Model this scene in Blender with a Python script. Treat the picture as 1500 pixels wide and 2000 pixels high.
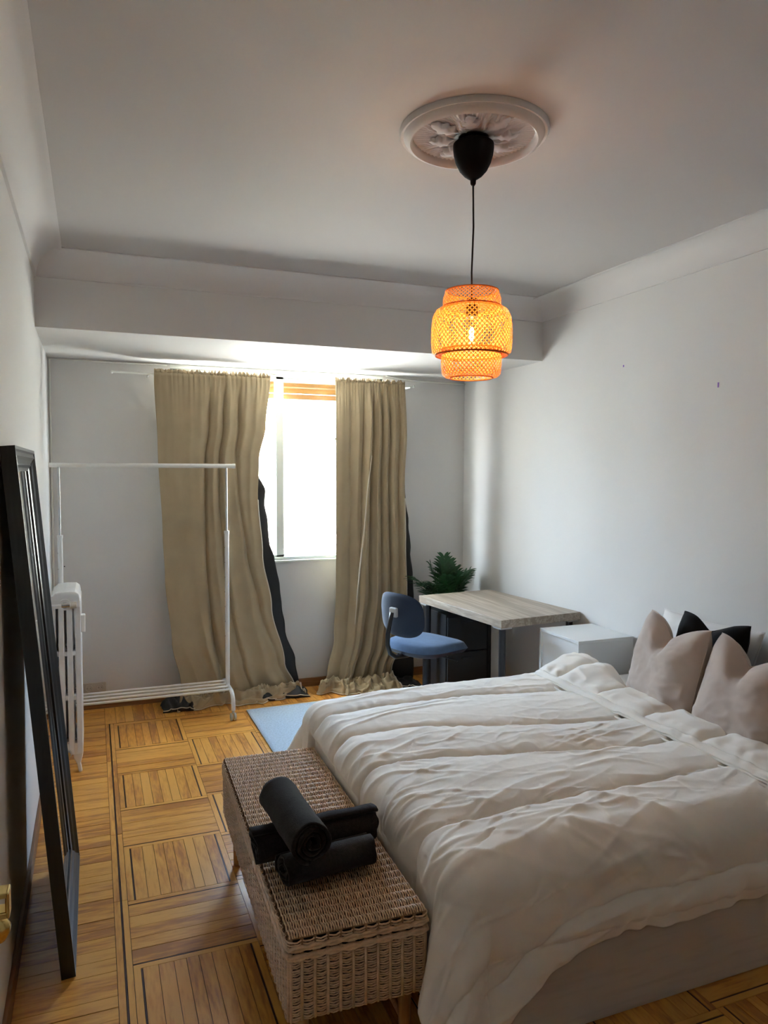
import bpy, math, random
from math import sin, cos, pi, sqrt, exp, atan2, radians as R
from mathutils import Vector, Matrix, noise
random.seed(11)
for o in list(bpy.data.objects): bpy.data.objects.remove(o)
SC = bpy.context.scene
COL = SC.collection

# ---------------------------------------------------------------- camera
YAW, PITCH, ROLL, CAMH = .375, .056, .004, 1.64
fw = Vector((sin(YAW)*cos(PITCH), cos(YAW)*cos(PITCH), -sin(PITCH)))
rt = Vector((cos(YAW), -sin(YAW), 0)); up = rt.cross(fw)
rt2 = rt*cos(ROLL) + up*sin(ROLL); up2 = up*cos(ROLL) - rt*sin(ROLL)
cd = bpy.data.cameras.new('camera'); cam = bpy.data.objects.new('camera', cd); COL.objects.link(cam)
cd.sensor_fit = 'VERTICAL'; cd.sensor_height = 20.0; cd.lens = 14.43; cd.clip_start = .02; cd.clip_end = 200
cam.matrix_world = Matrix(((rt2.x, up2.x, -fw.x, 0), (rt2.y, up2.y, -fw.y, 0), (rt2.z, up2.z, -fw.z, CAMH), (0, 0, 0, 1)))
SC.camera = cam

# ---------------------------------------------------------------- world, sun, exposure
w = bpy.data.worlds.new('world'); SC.world = w; w.use_nodes = True
nt = w.node_tree; nt.nodes.clear()
bg = nt.nodes.new('ShaderNodeBackground'); wo = nt.nodes.new('ShaderNodeOutputWorld')
sky = nt.nodes.new('ShaderNodeTexSky'); sky.sky_type = 'HOSEK_WILKIE'; sky.turbidity = 8.0; sky.ground_albedo = .4
sky.sun_direction = Vector((-.42, .10, .90)).normalized()
bg.inputs['Strength'].default_value = 62.0
# below the horizon the world is plain sunlit paving
tcw = nt.nodes.new('ShaderNodeTexCoord'); sep = nt.nodes.new('ShaderNodeSeparateXYZ'); lt = nt.nodes.new('ShaderNodeMath'); lt.operation = 'LESS_THAN'; lt.inputs[1].default_value = 0
mixw = nt.nodes.new('ShaderNodeMix'); mixw.data_type = 'RGBA'; mixw.inputs['B'].default_value = (.19, .19, .186, 1)
nt.links.new(tcw.outputs['Generated'], sep.inputs[0]); nt.links.new(sep.outputs['Z'], lt.inputs[0]); nt.links.new(lt.outputs[0], mixw.inputs['Factor'])
nt.links.new(sky.outputs[0], mixw.inputs['A']); nt.links.new(mixw.outputs['Result'], bg.inputs['Color']); nt.links.new(bg.outputs[0], wo.inputs['Surface'])
sd = bpy.data.lights.new('sun', 'SUN'); sun = bpy.data.objects.new('sun', sd); COL.objects.link(sun)
sd.energy = 420; sd.angle = R(.53); sd.color = (1, .97, .92)
sun.rotation_euler = Vector((-.42, .10, .90)).to_track_quat('Z', 'Y').to_euler()
sun.location = (0, 2, 20)
# sky portal filling the window opening
pd = bpy.data.lights.new('window_portal', 'AREA'); po = bpy.data.objects.new('window_portal', pd); COL.objects.link(po)
pd.shape = 'RECTANGLE'; pd.size = 1.59; pd.size_y = 1.4; pd.cycles.is_portal = True
po.location = (1.305, 5.62, 1.675); po.rotation_euler = (R(-90), 0, 0)
vs = SC.view_settings
SC.display_settings.display_device = 'sRGB'
vs.view_transform = 'Standard'; vs.look = 'None'; vs.gamma = 1.0; vs.use_curve_mapping = False
vs.exposure = 2.1
cy = SC.cycles
cy.use_denoising = True; cy.max_bounces = 6; cy.diffuse_bounces = 5; cy.glossy_bounces = 4; cy.transmission_bounces = 8
cy.transparent_max_bounces = 12; cy.caustics_reflective = False; cy.caustics_refractive = False
cy.sample_clamp_indirect = 20.0; cy.blur_glossy = 1.0
cy.use_guiding = False; cy.use_light_tree = False; cy.use_adaptive_sampling = True; cy.adaptive_threshold = .02

# ---------------------------------------------------------------- helpers
def lerp(a, b, t): return a + (b-a)*t
def clamp(x, a=0., b=1.): return max(a, min(b, x))
def sstep(a, b, x):
    t = clamp((x-a)/(b-a)); return t*t*(3-2*t)
def interp(tab, x):
    if x <= tab[0][0]: return tab[0][1]
    for (a, va), (b, vb) in zip(tab, tab[1:]):
        if x <= b: return lerp(va, vb, (x-a)/(b-a))
    return tab[-1][1]
def sinterp(tab, x):
    if x <= tab[0][0]: return tab[0][1]
    for (a, va), (b, vb) in zip(tab, tab[1:]):
        if x <= b: return lerp(va, vb, sstep(a, b, x))
    return tab[-1][1]
def nz(x, y, z=0.): return noise.noise((x, y, z))
def fbm(x, y, z=0.): return noise.noise((x, y, z)) + .5*noise.noise((2.1*x+3, 2.1*y, 2.1*z)) + .25*noise.noise((4.3*x, 4.3*y+7, 4.3*z))

class MB:
    def __init__(s): s.v = []; s.f = []
    def add(s, vs_, fs):
        n = len(s.v); s.v += [tuple(p) for p in vs_]; s.f += [tuple(i+n for i in f) for f in fs]; return s
    def box(s, x0, x1, y0, y1, z0, z1):
        v = [(x0,y0,z0),(x1,y0,z0),(x1,y1,z0),(x0,y1,z0),(x0,y0,z1),(x1,y0,z1),(x1,y1,z1),(x0,y1,z1)]
        return s.add(v, [(0,3,2,1),(4,5,6,7),(0,1,5,4),(1,2,6,5),(2,3,7,6),(3,0,4,7)])
    def obox(s, c, ax, ay, az):
        c, ax, ay, az = map(Vector, (c, ax, ay, az))
        v = [c+ax*i+ay*j+az*k for k in (-1,1) for i, j in ((-1,-1),(1,-1),(1,1),(-1,1))]
        return s.add(v, [(0,3,2,1),(4,5,6,7),(0,1,5,4),(1,2,6,5),(2,3,7,6),(3,0,4,7)])
    def tube(s, pts, r, n=10, caps=True, flat=1.0, upv=None, closed=False):
        pts = [Vector(p) for p in pts]; m = len(pts)
        rs = r if isinstance(r, (list, tuple)) else [r]*m
        vs_ = []; u = None
        for i, p in enumerate(pts):
            if closed: t = pts[(i+1) % m]-pts[i-1]
            else: t = (pts[min(i+1, m-1)]-pts[max(i-1, 0)])
            t.normalize()
            if u is None:
                u = Vector(upv) if upv else (Vector((0,0,1)) if abs(t.z) < .9 else Vector((1,0,0)))
            u = (u - t*u.dot(t)).normalized(); b = t.cross(u)
            for k in range(n):
                a = 2*pi*k/n; vs_.append(p + (b*cos(a) + u*(sin(a)*flat))*rs[i])
        fs = []
        for i in range(m if closed else m-1):
            j = (i+1) % m
            for k in range(n):
                k2 = (k+1) % n; fs.append((i*n+k, i*n+k2, j*n+k2, j*n+k))
        if caps and not closed:
            fs.append(tuple(range(n-1, -1, -1))); fs.append(tuple((m-1)*n+k for k in range(n)))
        return s.add(vs_, fs)
    def lathe(s, prof, n=24, c=(0,0,0), axis='Z', sx=1., sy=1.):
        vs_ = []; fs = []; m = len(prof)
        for r, z in prof:
            for k in range(n):
                a = 2*pi*k/n; x, y = r*cos(a)*sx, r*sin(a)*sy
                if axis == 'Z': p = (c[0]+x, c[1]+y, c[2]+z)
                elif axis == 'Y': p = (c[0]+x, c[1]+z, c[2]-y)
                else: p = (c[0]+z, c[1]+x, c[2]+y)
                vs_.append(p)
        for i in range(m-1):
            for k in range(n):
                k2 = (k+1) % n; fs.append((i*n+k, i*n+k2, (i+1)*n+k2, (i+1)*n+k))
        if prof[0][0] > 1e-6: fs.append(tuple(range(n-1, -1, -1)))
        if prof[-1][0] > 1e-6: fs.append(tuple((m-1)*n+k for k in range(n)))
        return s.add(vs_, fs)
    def grid(s, fn, nu, nv, wrap=False, flip=False):
        vs_ = [fn(i/nu, j/nv) for j in range(nv+1) for i in range(nu+(0 if wrap else 1))]
        W = nu if wrap else nu+1; fs = []
        for j in range(nv):
            for i in range(nu):
                i2 = (i+1) % W if wrap else i+1
                q = (j*W+i, j*W+i2, (j+1)*W+i2, (j+1)*W+i)
                fs.append(q[::-1] if flip else q)
        return s.add(vs_, fs)
    def prism(s, poly, fn0, fn1):
        n = len(poly); s.add([fn0(p) for p in poly]+[fn1(p) for p in poly],
            [(i, (i+1) % n, n+(i+1) % n, n+i) for i in range(n)] + [tuple(range(n-1,-1,-1)), tuple(range(n, 2*n))]); return s
    def xf(s, M):
        s.v = [tuple(M @ Vector(p)) for p in s.v]; return s
    def mesh(s, name, mat, smooth=False):
        me = bpy.data.meshes.new(name); me.from_pydata(s.v, [], s.f); me.update()
        if smooth: me.polygons.foreach_set('use_smooth', [True]*len(me.polygons))
        if mat: me.materials.append(mat)
        return me
    def build(s, name, mat, parent=None, smooth=False, bevel=0, sub=0, autos=0, solid=0):
        import bmesh
        me = s.mesh(name, mat, smooth or autos > 0)
        bm = bmesh.new(); bm.from_mesh(me); bmesh.ops.recalc_face_normals(bm, faces=bm.faces); bm.to_mesh(me); bm.free()
        if autos > 0: me.set_sharp_from_angle(angle=R(autos))
        o = bpy.data.objects.new(name, me); COL.objects.link(o); attach(o, parent)
        if solid:
            m = o.modifiers.new('solid', 'SOLIDIFY'); m.thickness = solid; m.offset = 0
        if bevel:
            m = o.modifiers.new('bevel', 'BEVEL'); m.width = bevel; m.segments = 2; m.limit_method = 'ANGLE'; m.angle_limit = R(40)
        if sub:
            m = o.modifiers.new('sub', 'SUBSURF'); m.levels = sub; m.render_levels = sub
        return o

def attach(o, parent):
    if parent is not None:
        o.parent = parent
        if parent.parent is None: o.matrix_parent_inverse = Matrix.Translation(-parent.location)
def tag(o, label, cat, group=None):
    o['label'] = label; o['category'] = cat
    if group: o['group'] = group
    return o
def thing(name, label, cat, loc, group=None):
    o = bpy.data.objects.new(name, None); COL.objects.link(o); o.location = loc; o.empty_display_size = .05
    return tag(o, label, cat, group)
def struct(o, label=None):
    o['kind'] = 'structure'
    if label: o['label'] = label
    return o
def rotm(ax, a, c=(0,0,0)):
    c = Vector(c); return Matrix.Translation(c) @ Matrix.Rotation(a, 4, ax) @ Matrix.Translation(-c)

# ---------------------------------------------------------------- materials
def mat(name, col, rough=.6, metal=0., bump=0., bscale=200., var=0., vscale=6., spec=.5, stretch=None, sheen=0., coat=0., trans=0.):
    m = bpy.data.materials.new(name); m.use_nodes = True; t = m.node_tree; b = t.nodes['Principled BSDF']
    b.inputs['Base Color'].default_value = (*col, 1); b.inputs['Roughness'].default_value = rough
    b.inputs['Metallic'].default_value = metal; b.inputs['Specular IOR Level'].default_value = spec
    if sheen: b.inputs['Sheen Weight'].default_value = sheen; b.inputs['Sheen Roughness'].default_value = .5
    if coat: b.inputs['Coat Weight'].default_value = coat; b.inputs['Coat Roughness'].default_value = .12
    g = None
    def coords():
        nonlocal g
        if g is None:
            tc = t.nodes.new('ShaderNodeTexCoord'); mp = t.nodes.new('ShaderNodeMapping')
            t.links.new(tc.outputs['Object'], mp.inputs[0])
            if stretch: mp.inputs['Scale'].default_value = stretch
            g = mp.outputs[0]
        return g
    if var:
        n = t.nodes.new('ShaderNodeTexNoise'); n.inputs['Scale'].default_value = vscale; n.inputs['Detail'].default_value = 5
        t.links.new(coords(), n.inputs['Vector'])
        r = t.nodes.new('ShaderNodeValToRGB'); r.color_ramp.elements[0].position = .3; r.color_ramp.elements[1].position = .7
        r.color_ramp.elements[0].color = (*[c*(1-var) for c in col], 1); r.color_ramp.elements[1].color = (*[min(1, c*(1+var)) for c in col], 1)
        t.links.new(n.outputs[0], r.inputs[0]); t.links.new(r.outputs[0], b.inputs['Base Color'])
    if bump:
        n2 = t.nodes.new('ShaderNodeTexNoise'); n2.inputs['Scale'].default_value = bscale; n2.inputs['Detail'].default_value = 3
        t.links.new(coords(), n2.inputs['Vector'])
        bp = t.nodes.new('ShaderNodeBump'); bp.inputs['Strength'].default_value = bump; bp.inputs['Distance'].default_value = .002
        t.links.new(n2.outputs[0], bp.inputs['Height']); t.links.new(bp.outputs[0], b.inputs['Normal'])
    if trans:
        tr = t.nodes.new('ShaderNodeBsdfTranslucent'); tr.inputs['Color'].default_value = (*col, 1)
        mx = t.nodes.new('ShaderNodeMixShader'); mx.inputs[0].default_value = trans
        out = t.nodes['Material Output']
        t.links.new(b.outputs[0], mx.inputs[1]); t.links.new(tr.outputs[0], mx.inputs[2]); t.links.new(mx.outputs[0], out.inputs['Surface'])
    return m

def wood(name, c_dark, c_mid, c_light, axis='X', rough=.3, perpiece=True, fine=1.0, coat=0., along=2.2, bandw=.5, piecevar=.5):
    """procedural wood: grain runs along axis, every piece shifted by its own random value"""
    m = bpy.data.materials.new(name); m.use_nodes = True; t = m.node_tree; L = t.links.new; b = t.nodes['Principled BSDF']
    geo = t.nodes.new('ShaderNodeNewGeometry'); oi = t.nodes.new('ShaderNodeObjectInfo')
    ad = t.nodes.new('ShaderNodeMath'); ad.operation = 'ADD'; L(oi.outputs['Random'], ad.inputs[0]); L(geo.outputs['Random Per Island'], ad.inputs[1])
    fr = t.nodes.new('ShaderNodeMath'); fr.operation = 'FRACT'; L(ad.outputs[0], fr.inputs[0])
    sh = t.nodes.new('ShaderNodeMath'); sh.operation = 'MULTIPLY'; sh.inputs[1].default_value = 53.7 if perpiece else 0; L(fr.outputs[0], sh.inputs[0])
    cb = t.nodes.new('ShaderNodeCombineXYZ')
    for k in range(3): L(sh.outputs[0], cb.inputs[k])
    va = t.nodes.new('ShaderNodeVectorMath'); va.operation = 'ADD'; L(geo.outputs['Position'], va.inputs[0]); L(cb.outputs[0], va.inputs[1])
    mp = t.nodes.new('ShaderNodeMapping'); a, c = along, 22*fine
    mp.inputs['Scale'].default_value = {'X': (a, c, c), 'Y': (c, a, c), 'Z': (c, c, a)}[axis]
    L(va.outputs[0], mp.inputs[0])
    n1 = t.nodes.new('ShaderNodeTexNoise'); n1.inputs['Scale'].default_value = .6; n1.inputs['Detail'].default_value = 2; n1.inputs['Distortion'].default_value = .6
    L(mp.outputs[0], n1.inputs['Vector'])
    mu = t.nodes.new('ShaderNodeMath'); mu.operation = 'MULTIPLY'; mu.inputs[1].default_value = 16; L(n1.outputs[0], mu.inputs[0])
    sn = t.nodes.new('ShaderNodeMath'); sn.operation = 'SINE'; L(mu.outputs[0], sn.inputs[0])
    n2 = t.nodes.new('ShaderNodeTexNoise'); n2.inputs['Scale'].default_value = 4.5; n2.inputs['Detail'].default_value = 4; L(mp.outputs[0], n2.inputs['Vector'])
    m1 = t.nodes.new('ShaderNodeMath'); m1.operation = 'MULTIPLY_ADD'; m1.inputs[1].default_value = .22*bandw; L(sn.outputs[0], m1.inputs[0]); L(n2.outputs[0], m1.inputs[2])
    pv = t.nodes.new('ShaderNodeMath'); pv.operation = 'MULTIPLY_ADD'; pv.inputs[1].default_value = piecevar; L(fr.outputs[0], pv.inputs[0]); L(m1.outputs[0], pv.inputs[2])
    sb = t.nodes.new('ShaderNodeMath'); sb.operation = 'SUBTRACT'; sb.inputs[1].default_value = piecevar*.5; L(pv.outputs[0], sb.inputs[0])
    r = t.nodes.new('ShaderNodeValToRGB'); e = r.color_ramp.elements
    e[0].position = .22; e[0].color = (*c_dark, 1); e[1].position = .8; e[1].color = (*c_light, 1); q = e.new(.5); q.color = (*c_mid, 1)
    L(sb.outputs[0], r.inputs[0]); L(r.outputs[0], b.inputs['Base Color'])
    b.inputs['Roughness'].default_value = rough
    if coat: b.inputs['Coat Weight'].default_value = coat; b.inputs['Coat Roughness'].default_value = .15
    bp = t.nodes.new('ShaderNodeBump'); bp.inputs['Strength'].default_value = .12; bp.inputs['Distance'].default_value = .001
    L(n2.outputs[0], bp.inputs['Height']); L(bp.outputs[0], b.inputs['Normal'])
    return m

M = {}
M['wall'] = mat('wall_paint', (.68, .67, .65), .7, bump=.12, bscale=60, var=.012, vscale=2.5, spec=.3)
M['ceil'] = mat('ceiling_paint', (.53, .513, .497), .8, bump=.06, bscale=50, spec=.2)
M['plaster'] = mat('plaster', (.68, .665, .65), .75, bump=.1, bscale=80, spec=.2)
M['under'] = mat('subfloor', (.03, .018, .01), .9)
fc = ((.46, .175, .030), (.68, .300, .050), (.80, .40, .080))
M['floor_x'] = wood('parquet_x', *fc, 'X', .33, coat=.12, piecevar=.55, bandw=.75, along=3.2)
M['floor_y'] = wood('parquet_y', *fc, 'Y', .33, coat=.12, piecevar=.55, bandw=.75, along=3.2)
M['inlay'] = mat('dark_inlay', (.05, .012, .008), .35)
M['skirting'] = wood('skirting_wood', (.12, .05, .02), (.2, .09, .035), (.27, .13, .05), 'X', .4, False)
M['skirting_y'] = wood('skirting_wood_y', (.12, .05, .02), (.2, .09, .035), (.27, .13, .05), 'Y', .4, False)
M['alu'] = mat('white_aluminium', (.72, .76, .70), .35)
M['white_steel'] = mat('white_steel', (.78, .78, .75), .32, bump=.02)
M['chrome'] = mat('chrome', (.62, .62, .62), .18, 1.)
M['rad'] = mat('radiator_enamel', (.80, .80, .79), .3, bump=.08, bscale=30)
M['black_frame'] = wood('black_frame', (.004, .004, .004), (.008, .0078, .0075), (.016, .015, .014), 'Z', .3, False)
M['mirror'] = mat('mirror_silver', (.86, .88, .87), .02, 1.)
M['brass'] = mat('brass', (.75, .55, .2), .22, 1.)
M['curtain'] = mat('curtain_cloth', (.41, .325, .20), .75, bump=.15, bscale=500, var=.05, vscale=8, sheen=.15, spec=.25)
M['hem'] = mat('curtain_hem', (.60, .54, .43), .8)
M['lining'] = mat('blackout_lining', (.012, .012, .012), .55)
M['duvet'] = mat('duvet_cotton', (.91, .87, .795), .8, bump=.12, bscale=350, spec=.2, sheen=.1)
M['sheet'] = mat('white_sheet', (.78, .77, .75), .8, bump=.12, bscale=300, spec=.2)
M['taupe'] = mat('taupe_velvet', (.50, .415, .355), .85, bump=.3, bscale=500, var=.06, vscale=10, sheen=.35, spec=.2)
M['blackcush'] = mat('black_velvet', (.006, .006, .007), .85, bump=.2, bscale=400, sheen=.05, spec=.2)
M['towel'] = mat('charcoal_terry', (.024, .022, .022), .95, bump=.9, bscale=450, var=.25, vscale=120, spec=.1, sheen=.12)
M['bedwood'] = wood('washed_oak', (.40, .33, .27), (.52, .45, .38), (.60, .53, .46), 'X', .55, False, fine=.5, along=1.2)
M['deskwood'] = wood('desk_oak', (.30, .24, .18), (.44, .37, .29), (.56, .49, .40), 'Y', .45, False, fine=1.1, along=.9, bandw=.8)
M['rattan'] = mat('rattan', (.76, .53, .33), .38, var=.13, vscale=60, bump=.2, bscale=300)
M['stake'] = mat('rattan_stake_shade', (.36, .21, .11), .6, var=.3, vscale=30)  # darker rattan, paints shade into the dips of the lid
M['legwood'] = wood('leg_wood', (.4, .2, .07), (.55, .3, .12), (.65, .4, .18), 'Z', .45, False)
M['bluefab'] = mat('blue_fabric', (.05, .10, .19), .9, bump=.5, bscale=600, var=.12, vscale=30, sheen=.25, spec=.2)
M['chairshell'] = mat('chair_back_plastic', (.02, .032, .06), .5)
M['blackplastic'] = mat('black_plastic', (.012, .013, .015), .4)
M['cup'] = mat('matt_black_cup', (.004, .004, .0045), .75, spec=.2)
M['blackmetal'] = mat('black_metal', (.012, .013, .017), .4)
M['greyplastic'] = mat('grey_plastic', (.48, .49, .48), .35)
M['whitelam'] = mat('white_laminate', (.74, .75, .74), .35)
M['leaf'] = mat('palm_leaf', (.030, .105, .040), .45, var=.35, vscale=14, trans=.15)
M['leaf2'] = mat('palm_leaf_pale', (.05, .22, .14), .45, var=.25, vscale=14, trans=.15)
M['pot'] = mat('pot_grey', (.25, .25, .25), .6)
M['soil'] = mat('soil', (.03, .02, .015), .95)
M['rug'] = mat('blue_rug', (.44, .53, .60), .95, bump=.9, bscale=260, var=.16, vscale=90, spec=.1)
M['socket'] = mat('socket_beige', (.55, .5, .42), .4)
M['dark'] = mat('dark_hole', (.02, .018, .015), .6)
M['bamboo'] = mat('bamboo_strip', (.72, .30, .07), .5, var=.2, vscale=25, trans=.30)
M['shutter'] = mat('shutter_slat', (.42, .20, .045), .5, trans=.03)
M['shutterbar'] = mat('shutter_bar', (.38, .18, .06), .5)
M['purple'] = mat('purple_paint', (.25, .12, .5), .6)
M['facade'] = mat('cream_render', (.76, .72, .60), .9, bump=.2, bscale=20)
M['facade2'] = mat('white_render', (.85, .84, .80), .9)
M['fwin'] = mat('facade_glass', (.10, .14, .17), .1)
M['fframe'] = mat('facade_frame', (.55, .55, .52), .5)
M['fsill'] = mat('facade_sill', (.75, .62, .2), .8)
M['street'] = mat('street_paving', (.66, .66, .64), .9, var=.1, vscale=1)
M['fshut'] = mat('facade_shutter', (.45, .33, .2), .7)
M['hallwall'] = mat('hall_paint', (.55, .53, .5), .7)
M['backfab'] = mat('chair_back_fabric', (.022, .036, .065), .9, bump=.4, bscale=600, sheen=.3, spec=.2)
M['conduit'] = mat('white_conduit', (.85, .86, .80), .4)

def glass_mat():
    m = bpy.data.materials.new('window_glass'); m.use_nodes = True; t = m.node_tree; t.nodes.clear(); L = t.links.new
    o = t.nodes.new('ShaderNodeOutputMaterial'); tr = t.nodes.new('ShaderNodeBsdfTransparent'); g = t.nodes.new('ShaderNodeBsdfGlossy')
    tr.inputs['Color'].default_value = (.97, .98, .97, 1); g.inputs['Roughness'].default_value = .02
    lw = t.nodes.new('ShaderNodeLayerWeight'); lw.inputs['Blend'].default_value = .5; pw = t.nodes.new('ShaderNodeMath'); pw.operation = 'POWER'; pw.inputs[1].default_value = 5
    f = t.nodes.new('ShaderNodeMath'); f.operation = 'MULTIPLY_ADD'; f.inputs[1].default_value = .8; f.inputs[2].default_value = .025; mx = t.nodes.new('ShaderNodeMixShader')
    L(lw.outputs['Facing'], pw.inputs[0]); L(pw.outputs[0], f.inputs[0]); L(f.outputs[0], mx.inputs[0]); L(tr.outputs[0], mx.inputs[1]); L(g.outputs[0], mx.inputs[2]); L(mx.outputs[0], o.inputs[0])
    return m
M['glass'] = glass_mat()
def emis(name, col, s):
    m = bpy.data.materials.new(name); m.use_nodes = True; t = m.node_tree; t.nodes.clear()
    o = t.nodes.new('ShaderNodeOutputMaterial'); e = t.nodes.new('ShaderNodeEmission'); e.inputs[0].default_value = (*col, 1); e.inputs[1].default_value = s
    t.links.new(e.outputs[0], o.inputs[0]); return m

# ---------------------------------------------------------------- room dimensions
XL, XR, YB, YN = -.2665, 2.808, 5.366, -.90
ZC, ZS, YF = 2.757, 2.375, 4.255          # ceiling, soffit underside, beam front
WX0, WX1, WZ0, WZ1 = .51, 2.10, .972, ZS   # window opening
T = .26

# ---------------------------------------------------------------- shell
struct(MB().box(XL-.3, XL, -1.6, YB+T, -.1, 3.0).build('wall_left', M['wall']))
struct(MB().box(XR, XR+.3, -1.6, YB+T, -.1, 3.0).build('wall_right', M['wall']))
b = MB(); b.box(XL, WX0, YB, YB+T, -.1, 3.0); b.box(WX1, XR, YB, YB+T, -.1, 3.0); b.box(WX0, WX1, YB, YB+T, -.1, WZ0); b.box(WX0, WX1, YB, YB+T, WZ1, 3.0)
struct(b.build('wall_back', M['wall']))
b = MB(); b.box(.64, XR, YN-.12, YN, 0, ZC); b.box(XL, -.22, YN-.12, YN, 0, ZC); b.box(-.22, .64, YN-.12, YN, 2.06, ZC)
struct(b.build('wall_near', M['wall']))
struct(MB().box(XL, XR, -1.6, -1.5, -.1, ZC).build('wall_hall', M['hallwall']))
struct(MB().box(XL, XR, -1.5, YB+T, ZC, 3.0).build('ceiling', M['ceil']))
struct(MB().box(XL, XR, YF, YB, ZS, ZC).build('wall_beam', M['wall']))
# cove cornices
def cove(r=.115, led=.012, n=10):
    pts = [(0, 0), (0, -r-led), (led, -r-led), (led, -r)]
    for i in range(n+1):
        a = i/n*pi/2; pts.append((led + r - r*cos(a), -r + r*sin(a) - led*.0))
    pts = pts[:-1] + [(led+r, -led*.2 - .004), (led+r+.012, -.006), (led+r+.012, 0)]
    return pts
cv = cove()
struct(MB().prism(cv, lambda p: (XL+p[0], YN, ZC+p[1]), lambda p: (XL+p[0], YF, ZC+p[1])).build('trim_1', M['plaster'], autos=35))
struct(MB().prism(cv, lambda p: (XR-p[0], YN, ZC+p[1]), lambda p: (XR-p[0], YF, ZC+p[1])).build('trim_2', M['plaster'], autos=35))
struct(MB().prism(cv, lambda p: (XL+p[0], YF-p[0], ZC+p[1]), lambda p: (XR-p[0], YF-p[0], ZC+p[1])).build('trim_3', M['plaster'], autos=35))
# baseboards
struct(MB().box(XL, XR, YB-.014, YB, 0, .065).build('baseboard_back', M['skirting'], bevel=.003))
struct(MB().box(XL, XL+.014, YN, YB-.014, 0, .07).build('baseboard_left', M['skirting_y'], bevel=.003))
struct(MB().box(XR-.014, XR, YN, YB-.014, 0, .07).build('baseboard_right', M['skirting_y'], bevel=.003))

# ---------------------------------------------------------------- parquet floor
fl = struct(MB().box(XL-.05, XR+.05, -1.6, YB+.05, -.08, -.006).build('floor', M['under']))
unit = {}
for k in ('floor_x', 'floor_y', 'inlay'):
    unit[k] = MB().box(-.5, .5, -.5, .5, -1, 0).mesh('floor_plank', M[k])
rest = {'floor_x': MB(), 'floor_y': MB()}
restin = MB()
def seen(x0, x1, y0, y1):
    cx_, cy_ = (x0+x1)/2, (y0+y1)/2
    if .98 < cx_ and 1.78 < cy_ < 4.9: return False
    if .47 < cx_ < .9 and 1.85 < cy_ < 3.0: return False
    if cx_ > .5 and cy_ < 1.2: return False
    if cy_ < 2.1 and cx_ < .45: return False
    if cx_ > 2.35: return False
    return True
NP = [0, 0]
def piece(x0, x1, y0, y1, key, name='floor_plank'):
    g = .0009; dz = random.uniform(-.0007, .0007) if name == 'floor_plank' else -.0006
    if x1-x0 < .0035 or y1-y0 < .0035: return
    if seen(x0, x1, y0, y1) and NP[0] < 298:
        o = bpy.data.objects.new(name, unit[key]); COL.objects.link(o); o.parent = fl
        o.location = ((x0+x1)/2, (y0+y1)/2, dz); o.scale = (x1-x0-2*g, y1-y0-2*g, .007)
        if name == 'floor_plank': NP[0] += 1
    else:
        (restin if key == 'inlay' else rest[key]).box(x0+g, x1-g, y0+g, y1-g, -.007, dz)
def cuts(a, b, n, jit=.12):
    w_ = [1+random.uniform(-jit, jit) for _ in range(n)]; s_ = sum(w_); c = [a]
    for q in w_: c.append(c[-1] + (b-a)*q/s_)
    c[-1] = b; return c
S = .4135; FX, FY = .096, 4.955
ncol = int((XR-FX)/S)+1; nrow = int((FY+1.5)/S)+1
blocks = [(i, j) for j in range(nrow) for i in range(ncol)]
for i, j in blocks:
    x0, x1 = FX+i*S, min(FX+(i+1)*S, XR); y1, y0 = FY-j*S, FY-(j+1)*S
    e, d = .024, .0055
    if (i+j) % 2 == 0:
        piece(x0, x0+e, y0, y1, 'floor_y'); piece(x0+e, x0+e+d, y0, y1, 'inlay', 'inlay_strip')
        xe = x1-e-d if x1 < XR-.01 else x1
        c = cuts(x0+e+d, xe, max(1, round(8*(xe-x0-e-d)/(S-2*e-2*d))))
        for a, q in zip(c, c[1:]): piece(a, q, y0, y1, 'floor_y')
        if xe < x1: piece(xe, xe+d, y0, y1, 'inlay', 'inlay_strip'); piece(xe+d, x1, y0, y1, 'floor_y')
    else:
        piece(x0, x1, y1-e, y1, 'floor_x'); piece(x0, x1, y1-e-d, y1-e, 'inlay', 'inlay_strip')
        c = cuts(y0+e+d, y1-e-d, 5, .25)
        for a, q in zip(c, c[1:]): piece(x0, x1, a, q, 'floor_x')
        piece(x0, x1, y0+e, y0+e+d, 'inlay', 'inlay_strip'); piece(x0, x1, y0, y0+e, 'floor_x')
# borders: long strips with an inlay, then the perpendicular band along the walls
for (a, q) in zip([2.0, 2.9, 3.45, 4.35], [2.9, 3.45, 4.35, 5.0]):
    piece(.046, .069, a, q, 'floor_y'); piece(.075, .096, a, q, 'floor_y')
piece(.069, .075, 2.0, 5.0, 'inlay', 'inlay_strip')
rest['floor_y'].box(.046, .096, -1.5, 2.0, -.007, 0)
xs = [.096, .9, 1.7, 2.45, XR]
for a, q in zip(xs, xs[1:]): piece(a, q, 4.955, 5.0, 'floor_x')
piece(.046, XR, 5.0, 5.005, 'inlay', 'inlay_strip')
y = 5.352
ys = [y]
while y > -1.4: y -= random.choice((.052, .058, .066, .07)); ys.append(y)
for a, q in zip(ys, ys[1:]): piece(XL+.012, .046, q, a, 'floor_x')
x = .046
while x < XR-.02:
    d = random.choice((.055, .06, .068)); piece(x, min(x+d, XR), 5.005, YB-.012, 'floor_y'); x += d
for k in rest:
    if rest[k].v:
        o = rest[k].build('far_planks', M[k], fl); o['kind'] = 'stuff'
if restin.v:
    o = restin.build('far_inlays', M['inlay'], fl); o['kind'] = 'stuff'

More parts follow.
